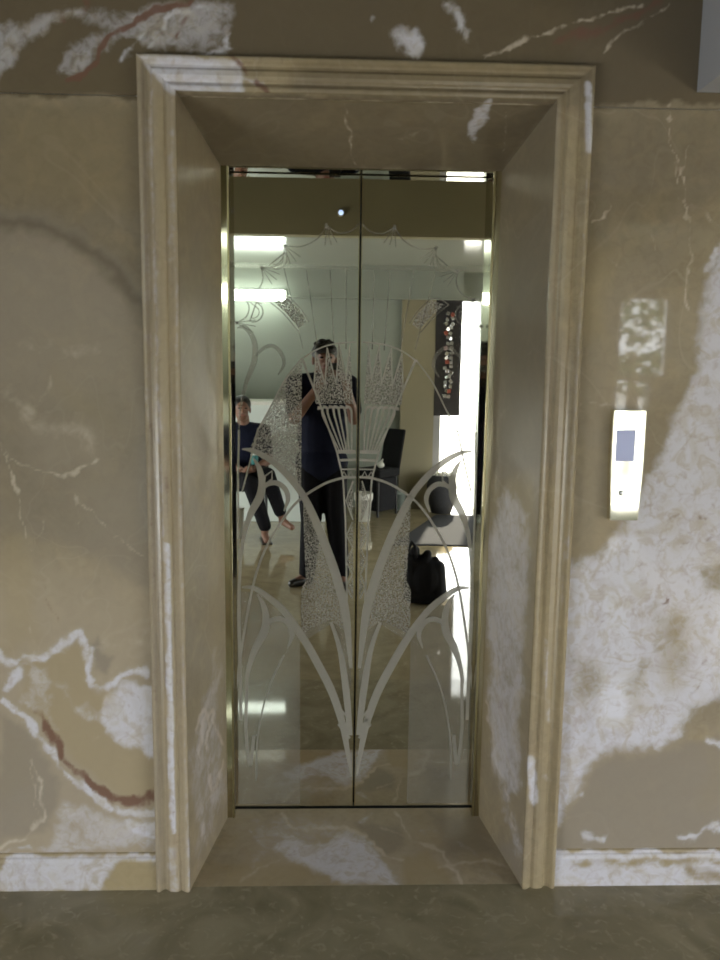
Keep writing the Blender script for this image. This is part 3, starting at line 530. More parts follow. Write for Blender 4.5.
# ---- etched design, traced on the left leaf and mirrored on the right one
def DP(p):
    v = onY(p[0], p[1], 0.0); return (v[0], v[2])
def catmull(pts, n=8, closed=False):
    P = [np.array(p, float) for p in pts]; out = []
    if len(P) < 3: return P
    m_ = len(P) if closed else len(P)-1
    for i in range(m_):
        g = (lambda k: P[k % len(P)]) if closed else (lambda k: P[min(max(k, 0), len(P)-1)])
        a, b, c, d = g(i-1), g(i), g(i+1), g(i+2)
        for k in range(n):
            t = k/n; out.append(.5*((2*b)+(c-a)*t+(2*a-5*b+4*c-d)*t*t+(3*b-a-3*c+d)*t**3))
    if not closed: out.append(P[-1])
    return out
class Etch:
    def __init__(s): s.polys = []; s.k = 0
    def poly(s, pts): s.polys.append([DP(p) for p in pts])
    def stroke(s, pts, w, smooth=True, n=8):
        """pts in photograph measure; w: one width or a list of widths per point"""
        ws = [w]*len(pts) if isinstance(w, (int, float)) else list(w)
        if smooth and len(pts) > 2:
            q = catmull([(p[0], p[1], ww) for p, ww in zip(pts, ws)], n)
        else: q = [np.array((p[0], p[1], ww), float) for p, ww in zip(pts, ws)]
        Lp, Rp = [], []
        for i, p in enumerate(q):
            t = q[min(i+1, len(q)-1)][:2]-q[max(i-1, 0)][:2]; t = t/(np.hypot(*t)+1e-9); nrm = np.array((-t[1], t[0])); h = max(p[2], .25)/2
            Lp.append(p[:2]+nrm*h); Rp.append(p[:2]-nrm*h)
        for i in range(len(q)-1): s.polys.append([DP(Lp[i]), DP(Lp[i+1]), DP(Rp[i+1]), DP(Rp[i])])
    def build(s, name, material, parent, sg, y):
        bm = nb(); th = .0004
        for k, P in enumerate(s.polys):
            P = [(min(max(x, -DW+.004), -.006), z) for x, z in P]
            if sg > 0: P = [(-x, z) for x, z in P]
            yy = -y-.00004*(k % 7)
            f = [bm.verts.new((x, yy, z)) for x, z in P]
            try: bm.faces.new(f)
            except ValueError: pass
        bmesh.ops.triangulate(bm, faces=bm.faces[:], quad_method='BEAUTY', ngon_method='EAR_CLIP')
        for fc in bm.faces:
            fc.normal_update()
            if fc.normal.y > 0: fc.normal_flip()
        me = bpy.data.meshes.new(name); bm.to_mesh(me); bm.free()
        return link(name, me, material, parent)

leaves = Etch()
# broad stems of the two lower tiers, growing from the meeting line
def stem(dy, xs=1.0):
    leaves.stroke([(242, 449+dy), (254, 451+dy), (272, 461+dy), (290, 478+dy), (304, 497+dy), (316, 522+dy), (328, 552+dy), (338, 582+dy), (346, 616+dy), (351, 668+dy)], [1.5, 4.5, 6, 6.5, 7, 8, 8.5, 9, 8, 3])
stem(0); 
leaves.stroke([(242, 587), (254, 588), (268, 597), (284, 611), (302, 636), (318, 664), (332, 692), (342, 722), (347, 748), (351, 775)], [1.5, 4.5, 6, 6.5, 7.5, 8, 8, 7, 5, 1.5])
leaves.stroke([(331, 622), (340, 650), (346, 690), (350, 735)], [3, 5, 7, 5])
for dy in (0, 9, 18): leaves.stroke([(338, 706+dy), (350, 720+dy)], 2, False)
# lily curls
def lily(dx, dy, tail):
    leaves.stroke([(253+dx, 458+dy), (259+dx, 468+dy), (262+dx, 482+dy), (260+dx, 496+dy), (252+dx, 511+dy), (247+dx, 524+dy), (243+dx, 541+dy)]+tail, [1, 5, 7, 8, 7, 5, 4]+[3.2]*len(tail))
    leaves.stroke([(261+dx, 490+dy), (268+dx, 484+dy), (277+dx, 483+dy), (285+dx, 489+dy), (288+dx, 499+dy), (284+dx, 511+dy)], [3, 4.5, 5, 5, 4.5, 1.5])
lily(0, 0, [(240, 570), (239, 610), (240, 660), (241, 720)]); lily(4, 136, [(247, 690), (246, 730), (250, 765), (254, 735)])
box_pts = [(265, 476), (272, 471), (272, 479), (265, 484)]
leaves.stroke(box_pts+[box_pts[0]], 1.6, False)
leaves.stroke([(264, 487), (272, 480)], 2, False)
# thin arch and straight lines
leaves.stroke([(236, 690), (243, 640), (252, 590), (262, 557), (276, 530), (296, 503), (320, 486), (340, 478.5), (355, 477)], 2.4)
leaves.stroke([(258, 428), (250, 462), (242, 492)], 1.6, False)
leaves.stroke([(302, 358), (285, 380), (270, 408), (258, 430)], 1.4)
leaves.stroke([(239, 560), (238, 490), (239, 430)], 2.0)
leaves.stroke([(284, 655), (268, 690), (258, 735), (256, 780)], 1.6)

faint = Etch()                                   # the paler upper tier
faint.stroke([(237, 328), (244, 327), (251, 334), (255, 346), (254, 362), (247, 380), (243, 395), (240, 412), (239, 430)], [1, 4.5, 5, 6, 6, 4.5, 3.5, 2.5, 2])
faint.stroke([(256, 356), (264, 348), (273, 346), (281, 353), (284, 364), (278, 375)], [2, 4, 4, 4, 3.5, 1.5])
# garland of scallops on an arch
arch = [(a, (356-122*math.sin(math.radians(a)), 344-122*math.cos(math.radians(a)))) for a in (-2, 14, 36, 51, 67, 80)]
nodes = [p for a, p in arch]
for (a0, p0), (a1, p1) in zip(arch, arch[1:]):
    mx, my = (p0[0]+p1[0])/2, (p0[1]+p1[1])/2
    dx, dy = 356-mx, 344-my; l = math.hypot(dx, dy); sag = 9
    faint.stroke([p0, ((p0[0]+mx)/2+dx/l*sag*.8, (p0[1]+my)/2+dy/l*sag*.8), (mx+dx/l*sag, my+dy/l*sag), ((p1[0]+mx)/2+dx/l*sag*.8, (p1[1]+my)/2+dy/l*sag*.8), p1], 1.5)
for x, y in nodes[1:]:
    dx, dy = 356-x, 344-y; l = math.hypot(dx, dy); dx /= l; dy /= l
    faint.stroke([(x-dx*2.2, y-dy*2.2), (x+dx*2, y+dy*2)], 3.6, False)
    for s_ in (-.32, 0, .32):
        c, s2 = math.cos(s_), math.sin(s_); faint.stroke([(x, y), (x+(dx*c-dy*s2)*20, y+(dx*s2+dy*c)*20)], 1.1, False)
def moon(c, ang, r=10):
    ca, sa = math.cos(ang), math.sin(ang)
    pts = [(c[0]+r*(math.cos(t)*ca-math.sin(t)*sa), c[1]+r*(math.cos(t)*sa+math.sin(t)*ca)) for t in np.linspace(0, PI, 13)]
    faint.stroke(pts+[pts[0]], 1.5, False)
    q = [(c[0]+r*.62*(math.cos(t)*ca-math.sin(t)*sa), c[1]+r*.62*(math.cos(t)*sa+math.sin(t)*ca)) for t in np.linspace(0, PI, 11)]
    faint.stroke(q+[q[0]], 1, False)
moon((277, 259), 2.35-PI+.1); moon((253, 312), 1.9-PI)
# outer leaf band and tall rays
faint.stroke([(270, 302), (284, 314), (298, 331)], 1.4); faint.stroke([(288, 296), (300, 308), (309, 322)], 1.4); faint.stroke([(270, 302), (278, 297), (288, 296)], 1.2)
for x0, x1 in ((303, 284), (318, 306), (334, 330), (346, 346)):
    faint.stroke([(x0, 358-abs(330-x0)*.05-8), (x1, 268)], 1.2, False)

pap = Etch()                                     # papyrus column in the middle
pap.stroke([(302, 359), (316, 350), (334, 344), (356, 342)], 1.6)
pap.stroke([(302, 359), (320, 404), (337, 452), (343, 478), (345.5, 520), (347, 600)], 1.8, False)
for k, (tx, ty) in enumerate(((322, 406), (327, 405), (333, 405), (338, 405), (344, 405), (350, 405))):
    bx = 339+k*2.5; pap.stroke([(tx-4.5, ty+2), (tx, ty+3), (tx+1.8, ty+12), (bx, 450)], [3.5, 2.6, 2, 1.5])
zig = [(303, 359), (314, 388), (316, 352), (325, 385), (327, 347.5), (336, 383), (339, 344.5), (346, 380), (350, 343), (356, 380)]
for a in range(0, len(zig)-2, 2):
    pap.stroke([zig[a], zig[a+1]], 1.3, False); pap.stroke([zig[a+2], zig[a+1]], 1.3, False)
pap.poly([(337.5, 450), (356, 450), (356, 453.5), (338.5, 453.5)])
pap.poly([(340, 459), (356, 458.5), (356, 461), (340.5, 461.5)]); pap.poly([(341, 468.5), (356, 468.5), (356, 470), (341.5, 470)]); pap.poly([(342.5, 476), (356, 476), (356, 478), (342.8, 478)])
for zx in (344, 350.5): pap.stroke([(zx-2.4, 476), (zx, 471.5), (zx+2.4, 476)], 1.3, False)
for y0, y1, h in ((481, 520, 7), (522, 548, 6), (549, 574, 6), (575, 598, 5.5)):
    my = (y0+y1)/2; cx_ = 353.2-(my-480)*.011
    pap.stroke([(cx_, y0), (cx_-h, my), (cx_, y1)], 1.4, False)

spk = Etch()
spk_side = Etch(); spk_side.poly([(302, 360), (301, 494), (290, 480), (272, 464), (254, 454), (249, 452), (258, 428), (270, 408), (285, 381)])
spk.poly([(303, 497), (314, 520), (326, 552), (336, 582), (343, 610), (347, 632), (330, 620), (318, 626), (301, 634), (301, 590), (306, 580), (304, 540)])
for a in range(0, len(zig)-2, 2):
    spk.poly([zig[a], (zig[a+2]), (zig[a+1])] if False else [zig[a], zig[a+1], (zig[a+1][0]+1.5, 404), (zig[a+1][0]-7.5 if a else 321, 404)])
    spk.poly([zig[a+1], zig[a+2], ((zig[a+2][0]+zig[min(a+3, len(zig)-1)][0])/2, 404), (zig[a+1][0]+1.5, 404)])
for y0, y1, h in ((483, 518, 6), (524, 546, 5), (551, 572, 5), (577, 596, 4.5)):
    my = (y0+y1)/2; spk.poly([(353, y0), (353-h, my), (353, y1)])
spk.poly([(274, 302), (288, 298), (300, 310), (307, 322), (299, 328), (286, 313)])
hz = Etch()
hz.poly([(225, 592), (256, 592), (270, 602), (286, 618), (300, 638), (300, 804), (225, 804)])
hz2 = Etch()
hz2.poly([(300, 634), (330, 620), (346, 632), (351, 664), (351, 690), (345, 680), (338, 648), (331, 624), (304, 641)])

def leaf(name, sg, label):
    bm = nb(); a, b = sorted((sg*.003, sg*(DW+.05))); box(bm, a, b, 0, .03, .006, 2.098, .0012)
    o = struct(obj(name, bm, M['mirror']), label); o['category'] = 'elevator door'
    bm = nb(); a, b = sorted((sg*.003, sg*.0058)); box(bm, a, b, -.0012, .0004, .006, 2.098, .0003); obj('edge_strip', bm, M['brass'], o)
    hz.build('etched_haze', M['haze'], o, sg, .0003); hz2.build('etched_haze', M['haze'], o, sg, .00035)
    spk.build('etched_speckle', M['speckle'], o, sg, .0007)
    if sg < 0: spk_side.build('etched_speckle', M['speckle'], o, sg, .0008)
    faint.build('etched_garland', M['faint'], o, sg, .0012)
    pap.build('etched_papyrus', M['frost'], o, sg, .0017)
    leaves.build('etched_leaves', M['frost'], o, sg, .0022)
    return o
leaf('door_1', -1, 'mirrored lift door leaf reflecting the photographer, etched with papyrus')
leaf('door_2', 1, 'mirrored lift door leaf reflecting the bright doorway and black bag, etched with papyrus')

# ------------------------------------------------------------------ call plate
cp = thing('call_panel', 'shiny brass lift call plate with small screen on the stone wall', 'call panel', (.722, WALL_Y, 1.253))
bm = nb(); n = 14; hw, hh = .046, .152
rows = []
US = [-1., -.955]+list(np.linspace(-.90, .90, n-3))+[.955, 1.]; VS = [-1., -.987]+list(np.linspace(-.97, .97, 25))+[.987, 1.]
for v in VS:
    row = []
    for u in US:
        wv = hw*(1-.14*max(0, -v))
        d = .0243; e = (abs(u) == 1)+(abs(v) == 1)
        d -= .002*e
        row.append(bm.verts.new((u*wv, -d, v*hh)))
    rows.append(row)
for a, b in zip(rows, rows[1:]):
    for i in range(n): bm.faces.new((a[i], a[i+1], b[i+1], b[i]))
ring = [r[0] for r in rows]+rows[-1][1:]+[r[-1] for r in rows[-2::-1]]+rows[0][-2:0:-1]
back = [bm.verts.new((v.co.x, 0, v.co.z)) for v in ring]
for k in range(len(ring)): bm.faces.new((ring[k], ring[(k+1) % len(ring)], back[(k+1) % len(ring)], back[k]))
obj('face_plate', bm, M['plate'], cp)
bm = nb(); box(bm, -.034, .018, -.0262, -.018, .012, .098, .0008); obj('display', bm, M['screen'], cp)
bm = nb(); lathe(bm, [(.008, 0), (.008, .003), (.0065, .004)], n=20); bmesh.ops.rotate(bm, verts=bm.verts, matrix=Matrix.Rotation(PI/2, 3, 'X')); bmesh.ops.translate(bm, verts=bm.verts, vec=(-.012, -.0245, -.075)); obj('button', bm, M['steel'], cp, smooth=True)

# ------------------------------------------------------------------ figures
def blob(name, prims, material, voxel=.006, smooth=4, parent=None):
    """one continuous surface grown over tapered limbs and rounded volumes"""
    bm = nb()
    for p in prims:
        b = nb()
        if p[0] == 'cap':
            _, a, ra, c, rc = p; a, c = Vector(a), Vector(c)
            for q, r in ((a, ra), (c, rc)): bmesh.ops.create_uvsphere(b, u_segments=14, v_segments=9, radius=r, matrix=Matrix.Translation(q))
            res = bmesh.ops.convex_hull(b, input=b.verts)
            junk = [g for g in res['geom_interior'] if isinstance(g, bmesh.types.BMVert)]
            bmesh.ops.delete(b, geom=junk, context='VERTS')
        else:
            _, c, r, rot = p
            mt = Matrix.Translation(c) @ (Matrix.Rotation(rot[2], 4, 'Z') @ Matrix.Rotation(rot[0], 4, 'X') @ Matrix.Rotation(rot[1], 4, 'Y')) @ Matrix.Diagonal((*r, 1))
            bmesh.ops.create_uvsphere(b, u_segments=20, v_segments=14, radius=1, matrix=mt)
        me = bpy.data.meshes.new('t'); b.to_mesh(me); b.free(); bm.from_mesh(me); bpy.data.meshes.remove(me)
    me = bpy.data.meshes.new(name); bmesh.ops.recalc_face_normals(bm, faces=bm.faces); bm.to_mesh(me); bm.free()
    o = bpy.data.objects.new(name, me); COL.objects.link(o)
    r = o.modifiers.new('r', 'REMESH'); r.mode = 'VOXEL'; r.voxel_size = voxel
    s = o.modifiers.new('s', 'SMOOTH'); s.factor = .5; s.iterations = smooth
    dg = bpy.context.evaluated_depsgraph_get(); dg.update()
    new = bpy.data.meshes.new_from_object(o.evaluated_get(dg)); o.modifiers.clear(); o.data = new; bpy.data.meshes.remove(me); new.name = name
    new.materials.append(material)
    for p in new.polygons: p.use_smooth = True
    if parent: o.parent = parent
    return o
def hand(wrist, fwd, nrm, thumb_side, curl=.5, size=1.):
    """palm, four unequal bent fingers, thumb from the side of the palm; nrm = palm facing direction"""
    W = Vector(wrist); f = Vector(fwd).normalized(); n = Vector(nrm); n = (n-f*n.dot(f)).normalized(); s = f.cross(n)*thumb_side
    k = size; out = [('cap', W, .021*k, W+f*.03*k, .019*k)]
    for j, off in enumerate((.030, .010, -.010, -.028)):
        b0 = W+f*.025*k+s*off*.7*k; b1 = W+f*.088*k+s*off*k
        out.append(('cap', b0, .014*k, b1, .0105*k))
        L = (.040, .045, .042, .033)[j]*k; d1 = (f*math.cos(curl)+n*math.sin(curl)); d2 = (f*math.cos(curl*2.1)+n*math.sin(curl*2.1)); d3 = (f*math.cos(curl*2.9)+n*math.sin(curl*2.9))
        p1 = b1+d1*L; p2 = p1+d2*L*.65; p3 = p2+d3*L*.5
        out += [('cap', b1, .0098*k, p1, .0086*k), ('cap', p1, .0086*k, p2, .008*k), ('cap', p2, .008*k, p3, .007*k)]
    t0 = W+f*.03*k+s*.024*k; t1 = t0+(s*.75+f*.6+n*.25).normalized()*.036*k; t2 = t1+(s*.25+f*.85+n*.45).normalized()*.034*k; t3 = t2+(f*.9+n*.5-s*.1).normalized()*.022*k
    out += [('cap', t0, .014*k, t1, .0115*k), ('cap', t1, .011*k, t2, .0098*k), ('cap', t2, .0095*k, t3, .008*k)]
    return out
def head_prims(c, face, s=1.):
    """skull, jaw, nose, ears; face: unit horizontal direction"""
    c = Vector(c); f = Vector(face).normalized(); r = f.cross(Vector((0, 0, 1))); ang = math.atan2(f.y, f.x)-PI/2
    E = lambda off, rad, rot=(0, 0, 0): ('ell', c+f*off[1]*s+r*off[0]*s+Vector((0, 0, off[2]*s)), tuple(q*s for q in rad), (rot[0], rot[1], ang))
    return [E((0, -.008, .03), (.074, .092, .082)), E((0, .018, -.035), (.058, .070, .075)), E((0, .045, -.078), (.030, .032, .024)),
            ('cap', c+f*.088*s+Vector((0, 0, .012*s)), .008*s, c+f*.104*s+Vector((0, 0, -.022*s)), .012*s), E((.014, .092, -.026), (.009, .012, .008)), E((-.014, .092, -.026), (.009, .012, .008)),
            E((.077, -.004, -.008), (.010, .019, .032)), E((-.077, -.004, -.008), (.010, .019, .032)), E((0, .080, .032), (.045, .014, .010)), E((0, .083, -.050), (.024, .012, .011))]
def face_parts(root, c, face):
    c = Vector(c); f = Vector(face).normalized(); r = f.cross(Vector((0, 0, 1)))
    for sgn in (-1, 1):
        bm = nb(); bmesh.ops.create_uvsphere(bm, u_segments=12, v_segments=8, radius=.010, matrix=Matrix.Translation(c+f*.080+r*sgn*.030+Vector((0, 0, .012))) @ Matrix.Diagonal((1.2, 1.2, .7, 1))); obj('eye', bm, M['eye'], root, True)
    bm = nb(); tube(bm, [c+f*.094+r*x+Vector((0, 0, -.050+abs(x)*.1)) for x in (-.024, -.012, 0, .012, .024)], [.002, .0045, .0055, .0045, .002], 8); obj('mouth', bm, M['lip'], root, True)
def hair_prims(c, face, s=1.):
    c = Vector(c); f = Vector(face).normalized(); r = f.cross(Vector((0, 0, 1))); ang = math.atan2(f.y, f.x)-PI/2
    E = lambda off, rad, rot=(0, 0, 0): ('ell', c+f*off[1]+r*off[0]+Vector((0, 0, off[2])), rad, (rot[0], rot[1], ang))
    out = [E((0, -.020, .046), (.088, .096, .080)), E((0, -.055, .0), (.074, .052, .065)), E((0, .056, .066), (.078, .044, .038))]
    rng = random.Random(3)
    for k in range(26):
        a = rng.uniform(0, 2*PI); e = rng.uniform(.35, 1.4)
        p = Vector((math.cos(a)*math.cos(e)*.078, math.sin(a)*math.cos(e)*.085-.02, math.sin(e)*.072+.055))
        out.append(E(p, (.018, .018, .014)))
    return out
def shoe(root, heel, toe, mat_, name='shoe'):
    heel, toe = Vector(heel), Vector(toe); d = (toe-heel); mid = heel+d*.5
    pr = [('cap', heel+Vector((0, 0, .035)), .036, mid+Vector((0, 0, .032)), .038), ('cap', mid+Vector((0, 0, .030)), .038, toe+Vector((0, 0, .026)), .027)]
    o = blob(name, pr, mat_, .006, 3, root)
    for v in o.data.vertices: v.co.z = max(v.co.z, .001)
    return o

# photographer, standing right behind the camera
P1 = thing('person', 'person standing in dark navy shirt and black trousers holding a phone to the face', 'person', (0, 0, 0))
HC = (-.140, -2.85, 1.552); FC = (.12, 1, 0)
sL, sR = (-.335, -2.88, 1.385), (.025, -2.88, 1.385)
eL, eR = (-.335, -2.74, 1.165), (.060, -2.75, 1.165)
wL, wR = (-.168, -2.665, 1.385), (.002, -2.665, 1.385)
body = head_prims(HC, FC)+[('cap', (-.15, -2.875, 1.50), .056, (-.155, -2.88, 1.40), .062), ('ell', (-.155, -2.88, 1.27), (.165, .105, .20), (0, 0, 0)), ('ell', (-.155, -2.87, 1.02), (.145, .11, .20), (0, 0, 0)), ('ell', (-.155, -2.88, .90), (.16, .115, .12), (0, 0, 0)),
  ('cap', sL, .055, eL, .042), ('cap', sR, .055, eR, .042), ('cap', eL, .041, wL, .027), ('cap', eR, .041, wR, .027), ('cap', (-.155, -2.88, 1.38), .075, sL, .06), ('cap', (-.155, -2.88, 1.38), .075, sR, .06),
  ('cap', (-.235, -2.87, .88), .088, (-.225, -2.86, .48), .058), ('cap', (-.225, -2.86, .48), .056, (-.255, -2.88, .09), .036), ('cap', (-.075, -2.87, .88), .088, (-.055, -2.86, .48), .058), ('cap', (-.055, -2.86, .48), .056, (-.015, -2.86, .09), .036),
  ('cap', (-.255, -2.88, .06), .034, (-.33, -2.82, .035), .024), ('cap', (-.015, -2.86, .06), .034, (.0, -2.75, .035), .024)]
body += hand(wL, (.30, .30, .55), (.8, -.1, -.25), -1, .55)+hand(wR, (-.30, .30, .55), (-.8, -.1, -.25), 1, .55)
b = blob('body', body, M['skin'], .0045, 3, P1)
face_parts(P1, HC, FC)
blob('hair', hair_prims(HC, FC), M['hair'], .006, 2, P1)
def lerp(a, b, t): return tuple(x+(y-x)*t for x, y in zip(a, b))
shirt = [('cap', (-.155, -2.88, 1.385), .086, sL, .070), ('cap', (-.155, -2.88, 1.385), .086, sR, .070), ('ell', (-.155, -2.88, 1.26), (.182, .120, .21), (0, 0, 0)), ('ell', (-.155, -2.875, 1.05), (.170, .128, .24), (0, 0, 0)), ('ell', (-.155, -2.875, .86), (.182, .135, .14), (0, 0, 0)),
  ('cap', sL, .068, lerp(sL, eL, .75), .060), ('cap', sR, .068, lerp(sR, eR, .75), .060), ('cap', (-.152, -2.878, 1.43), .070, (-.154, -2.88, 1.40), .08)]
blob('shirt', shirt, M['navy'], .008, 4, P1)
tr = [('ell', (-.155, -2.875, .88), (.172, .125, .12), (0, 0, 0)), ('cap', (-.235, -2.87, .86), .100, (-.225, -2.86, .48), .076), ('cap', (-.225, -2.86, .48), .074, (-.253, -2.88, .085), .058), ('cap', (-.075, -2.87, .86), .100, (-.055, -2.86, .48), .076), ('cap', (-.055, -2.86, .48), .074, (-.016, -2.86, .085), .058)]
blob('trousers', tr, M['trouser'], .008, 4, P1)
shoe(P1, (-.24, -2.90, 0), (-.355, -2.80, 0), M['leather']); shoe(P1, (-.018, -2.89, 0), (.005, -2.72, 0), M['leather'])
ph = thing('phone', 'dark slim phone held up between both hands of the standing person', 'phone', (-.0817, -2.622, 1.465), 0)
bm = nb(); box(bm, -.036, .036, -.004, .004, -.075, .065, .003); obj('phone_body', bm, M['dark_metal'], ph)
bm = nb(); box(bm, -.033, .033, -.0046, -.0036, -.068, .06, .0004); obj('screen', bm, M['eye'], ph)

# seated person
P2 = thing('person', 'person seated in front of the pale counter in dark clothes, one foot raised', 'person', (0, 0, 0))
SX, SY = -.885, -4.72
HC2 = (SX-.015, SY+.05, 1.115); FC2 = (.25, 1, 0)
s2L, s2R = (SX-.175, SY+.0, .915), (SX+.175, SY-.02, .915); e2L, e2R = (SX-.20, SY+.12, .66), (SX+.225, SY+.10, .66); w2L, w2R = (SX+.0, SY+.30, .605), (SX+.12, SY+.30, .605)
k2L, k2R = (SX+.10, SY+.42, .49), (SX+.24, SY+.38, .56); a2L, a2R = (SX+.22, SY+.42, .09), (SX+.37, SY+.40, .20)
body = head_prims(HC2, FC2)+[('cap', (SX-.005, SY+.02, 1.04), .054, (SX, SY, .93), .06), ('ell', (SX, SY, .80), (.155, .105, .19), (0, 0, 0)), ('ell', (SX, SY-.01, .57), (.155, .13, .15), (0, 0, 0)),
  ('cap', (SX, SY, .92), .07, s2L, .056), ('cap', (SX, SY, .92), .07, s2R, .056), ('cap', s2L, .052, e2L, .042), ('cap', s2R, .052, e2R, .042), ('cap', e2L, .04, w2L, .027), ('cap', e2R, .04, w2R, .027),
  ('cap', (SX-.08, SY+.02, .52), .085, k2L, .058), ('cap', (SX+.09, SY+.02, .53), .085, k2R, .058), ('cap', k2L, .056, a2L, .036), ('cap', k2R, .056, a2R, .036),
  ('cap', (a2L[0], a2L[1], .05), .034, (a2L[0]+.03, a2L[1]+.16, .03), .026), ('cap', (a2R[0], a2R[1], .17), .034, (a2R[0]+.09, a2R[1]+.12, .135), .026)]
body += hand(w2L, (.55, .6, -.1), (.2, .1, .9), -1, .45)+hand(w2R, (-.2, .75, -.1), (-.3, .1, .9), 1, .45)
blob('body', body, M['skin'], .0055, 3, P2); face_parts(P2, HC2, FC2)
blob('hair', [p for p in hair_prims(HC2, FC2)[:2]], M['hair'], .006, 2, P2)
blob('shirt', [('cap', (SX, SY, .925), .082, s2L, .068), ('cap', (SX, SY, .925), .082, s2R, .068), ('ell', (SX, SY, .80), (.172, .120, .20), (0, 0, 0)), ('ell', (SX, SY, .60), (.172, .142, .16), (0, 0, 0)), ('cap', s2L, .064, lerp(s2L, e2L, .7), .057), ('cap', s2R, .064, lerp(s2R, e2R, .7), .057)], M['navy'], .008, 4, P2)
blob('trousers', [('ell', (SX, SY+.01, .545), (.165, .14, .09), (0, 0, 0)), ('cap', (SX-.08, SY+.02, .525), .094, k2L, .075), ('cap', (SX+.09, SY+.02, .535), .094, k2R, .075), ('cap', k2L, .073, (a2L[0], a2L[1], .13), .056), ('cap', k2R, .073, lerp(k2R, a2R, .85), .056)], M['trouser'], .008, 4, P2)
bm = nb(); box(bm, -.045, .045, -.12, .14, 0, .012, .004); o = obj('sandal', bm, M['leather'], P2); o.location = (a2L[0]+.012, a2L[1]+.05, .001); o.rotation_euler = (0, 0, -.18)
ch = thing('chair', 'low chair the seated person sits on, beside the pale counter', 'chair', (SX, SY-.03, 0))
bm = nb(); box(bm, -.21, .21, -.2, .2, .385, .42, .01); obj('seat', bm, M['black_cloth'], ch)
bm = nb(); box(bm, -.20, .20, -.235, -.205, .50, .84, .01); obj('backrest', bm, M['black_cloth'], ch)
for sx in (-.18, .18):
    bm = nb(); tube(bm, [(sx, .17, 0), (sx, .165, .386)], .014); obj('leg', bm, M['dark_metal'], ch)
    bm = nb(); tube(bm, [(sx, -.18, 0), (sx, -.195, .40), (sx, -.222, .82)], .014); obj('leg', bm, M['dark_metal'], ch)
cup = thing('cup', 'small teal cup held in the lap of the seated person', 'cup', (SX+.13, SY+.37, .66)); bm = nb(); lathe(bm, [(.028, 0), (.034, .08), (.031, .08), (.026, .006)]); obj('cup_body', bm, M['teal'], cup, True)
bm = nb(); lathe(bm, [(.035, .08), (.035, .088), (.02, .094)]); obj('lid', bm, M['white_plastic'], cup, True)

# ------------------------------------------------------------------ reflected furniture
ct = thing('counter', 'long pale counter behind the seated person', 'counter', (-.95, -5.35, 0))
bm = nb(); box(bm, -.80, .80, -.22, .20, 0, 1.13, .006); obj('front_panel', bm, M['counter'], ct)
bm = nb(); box(bm, -.83, .83, -.25, .24, 1.131, 1.17, .006); obj('worktop', bm, M['white_plastic'], ct)
def bin_(x, y, r, h, m_, label, liner):
    t = thing('waste_bin', label, 'bin', (x, y, 0)); bm = nb(); lathe(bm, [(r*.78, 0), (r, h), (r*1.06, h), (r*1.06, h-.012), (r*.96, h-.02), (r*.74, .01)], n=20); obj('bin_body', bm, m_, t, True)
    if liner:
        bm = nb(); lathe(bm, [(r*1.0, h-.07), (r*1.09, h-.05), (r*1.1, h+.006), (r*.98, h+.012), (r*.9, h-.04)], n=20); obj('liner', bm, M['white_plastic'], t, True)
bin_(-.915, -4.40, .062, .27, M['white_plastic'], 'small white waste bin on the floor at the feet of the seated person', False)
bin_(.225, -5.22, .085, .27, M['white_plastic'], 'white waste bin with liner in front of the black armless chair', True)
bin_(.64, -5.84, .06, .19, M['pale_teal'], 'small pale teal bin at the foot of the beige pillar', False)
kc = thing('black_chair', 'black chair with reclined back standing against the grey wall', 'chair', (.385, -5.60, 0), .75)
bm = nb(); box(bm, -.16, .16, -.17, .17, .40, .48, .02); obj('seat', bm, M['black_cloth'], kc)
bm = nb(); box(bm, -.13, .13, -.03, .0, 0, .44, .015); o = obj('backrest', bm, M['black_cloth'], kc); o.location = (0, -.17, .44); o.rotation_euler = (.22, 0, 0)
for sx in (-.12, .12):
    for sy in (-.14, .14):
        bm = nb(); tube(bm, [(sx*1.08, sy*1.08, 0), (sx, sy, .405)], .013); obj('leg', bm, M['dark_metal'], kc)
bm = nb(); box(bm, -.135, .135, -.135, .135, .05, .395, .02); obj('underseat_box', bm, M['black_cloth'], kc)
pk = tag(blob('paper_bag', [('ell', (0, 0, .05), (.06, .05, .05), (0, 0, .3)), ('cap', (0, 0, .08), .025, (.03, .01, .14), .012)], M['white_plastic'], .006, 2), 'crumpled white bag on the seat of the black chair', 'bag'); pk.location = (.41, -5.56, .481); pk.scale = (.65, .65, .65)

# black bag on the floor
bg = thing('bag', 'bulky black bag standing on the bright floor, stuffed to the top', 'bag', (.52, -2.42, 0), .12)
pr = [('cap', (-.08, 0, .06), .06, (.08, 0, .06), .06), ('cap', (-.085, 0, .28), .055, (.075, 0, .24), .05)]
pr += [('cap', (-.08, 0, .06), .06, (-.085, 0, .28), .055), ('cap', (.08, 0, .06), .062, (.075, 0, .24), .05), ('ell', (0, 0, .17), (.12, .075, .15), (0, 0, 0)), ('cap', (-.08, 0, .3), .04, (-.07, 0, .35), .03), ('cap', (-.01, .01, .28), .045, (.01, .01, .33), .028), ('cap', (.05, 0, .25), .04, (.06, .0, .29), .025)]
o = blob('bag_body', pr, M['black_cloth'], .006, 3, bg)
for v in o.data.vertices: v.co.z = max(v.co.z, .001)
bm = nb(); tube(bm, [(-.105, .03, .30), (-.11, .03, .37), (-.09, .03, .41), (-.07, .03, .38), (-.06, .04, .31)], .012); obj('handle', bm, M['black_cloth'], bg, True)

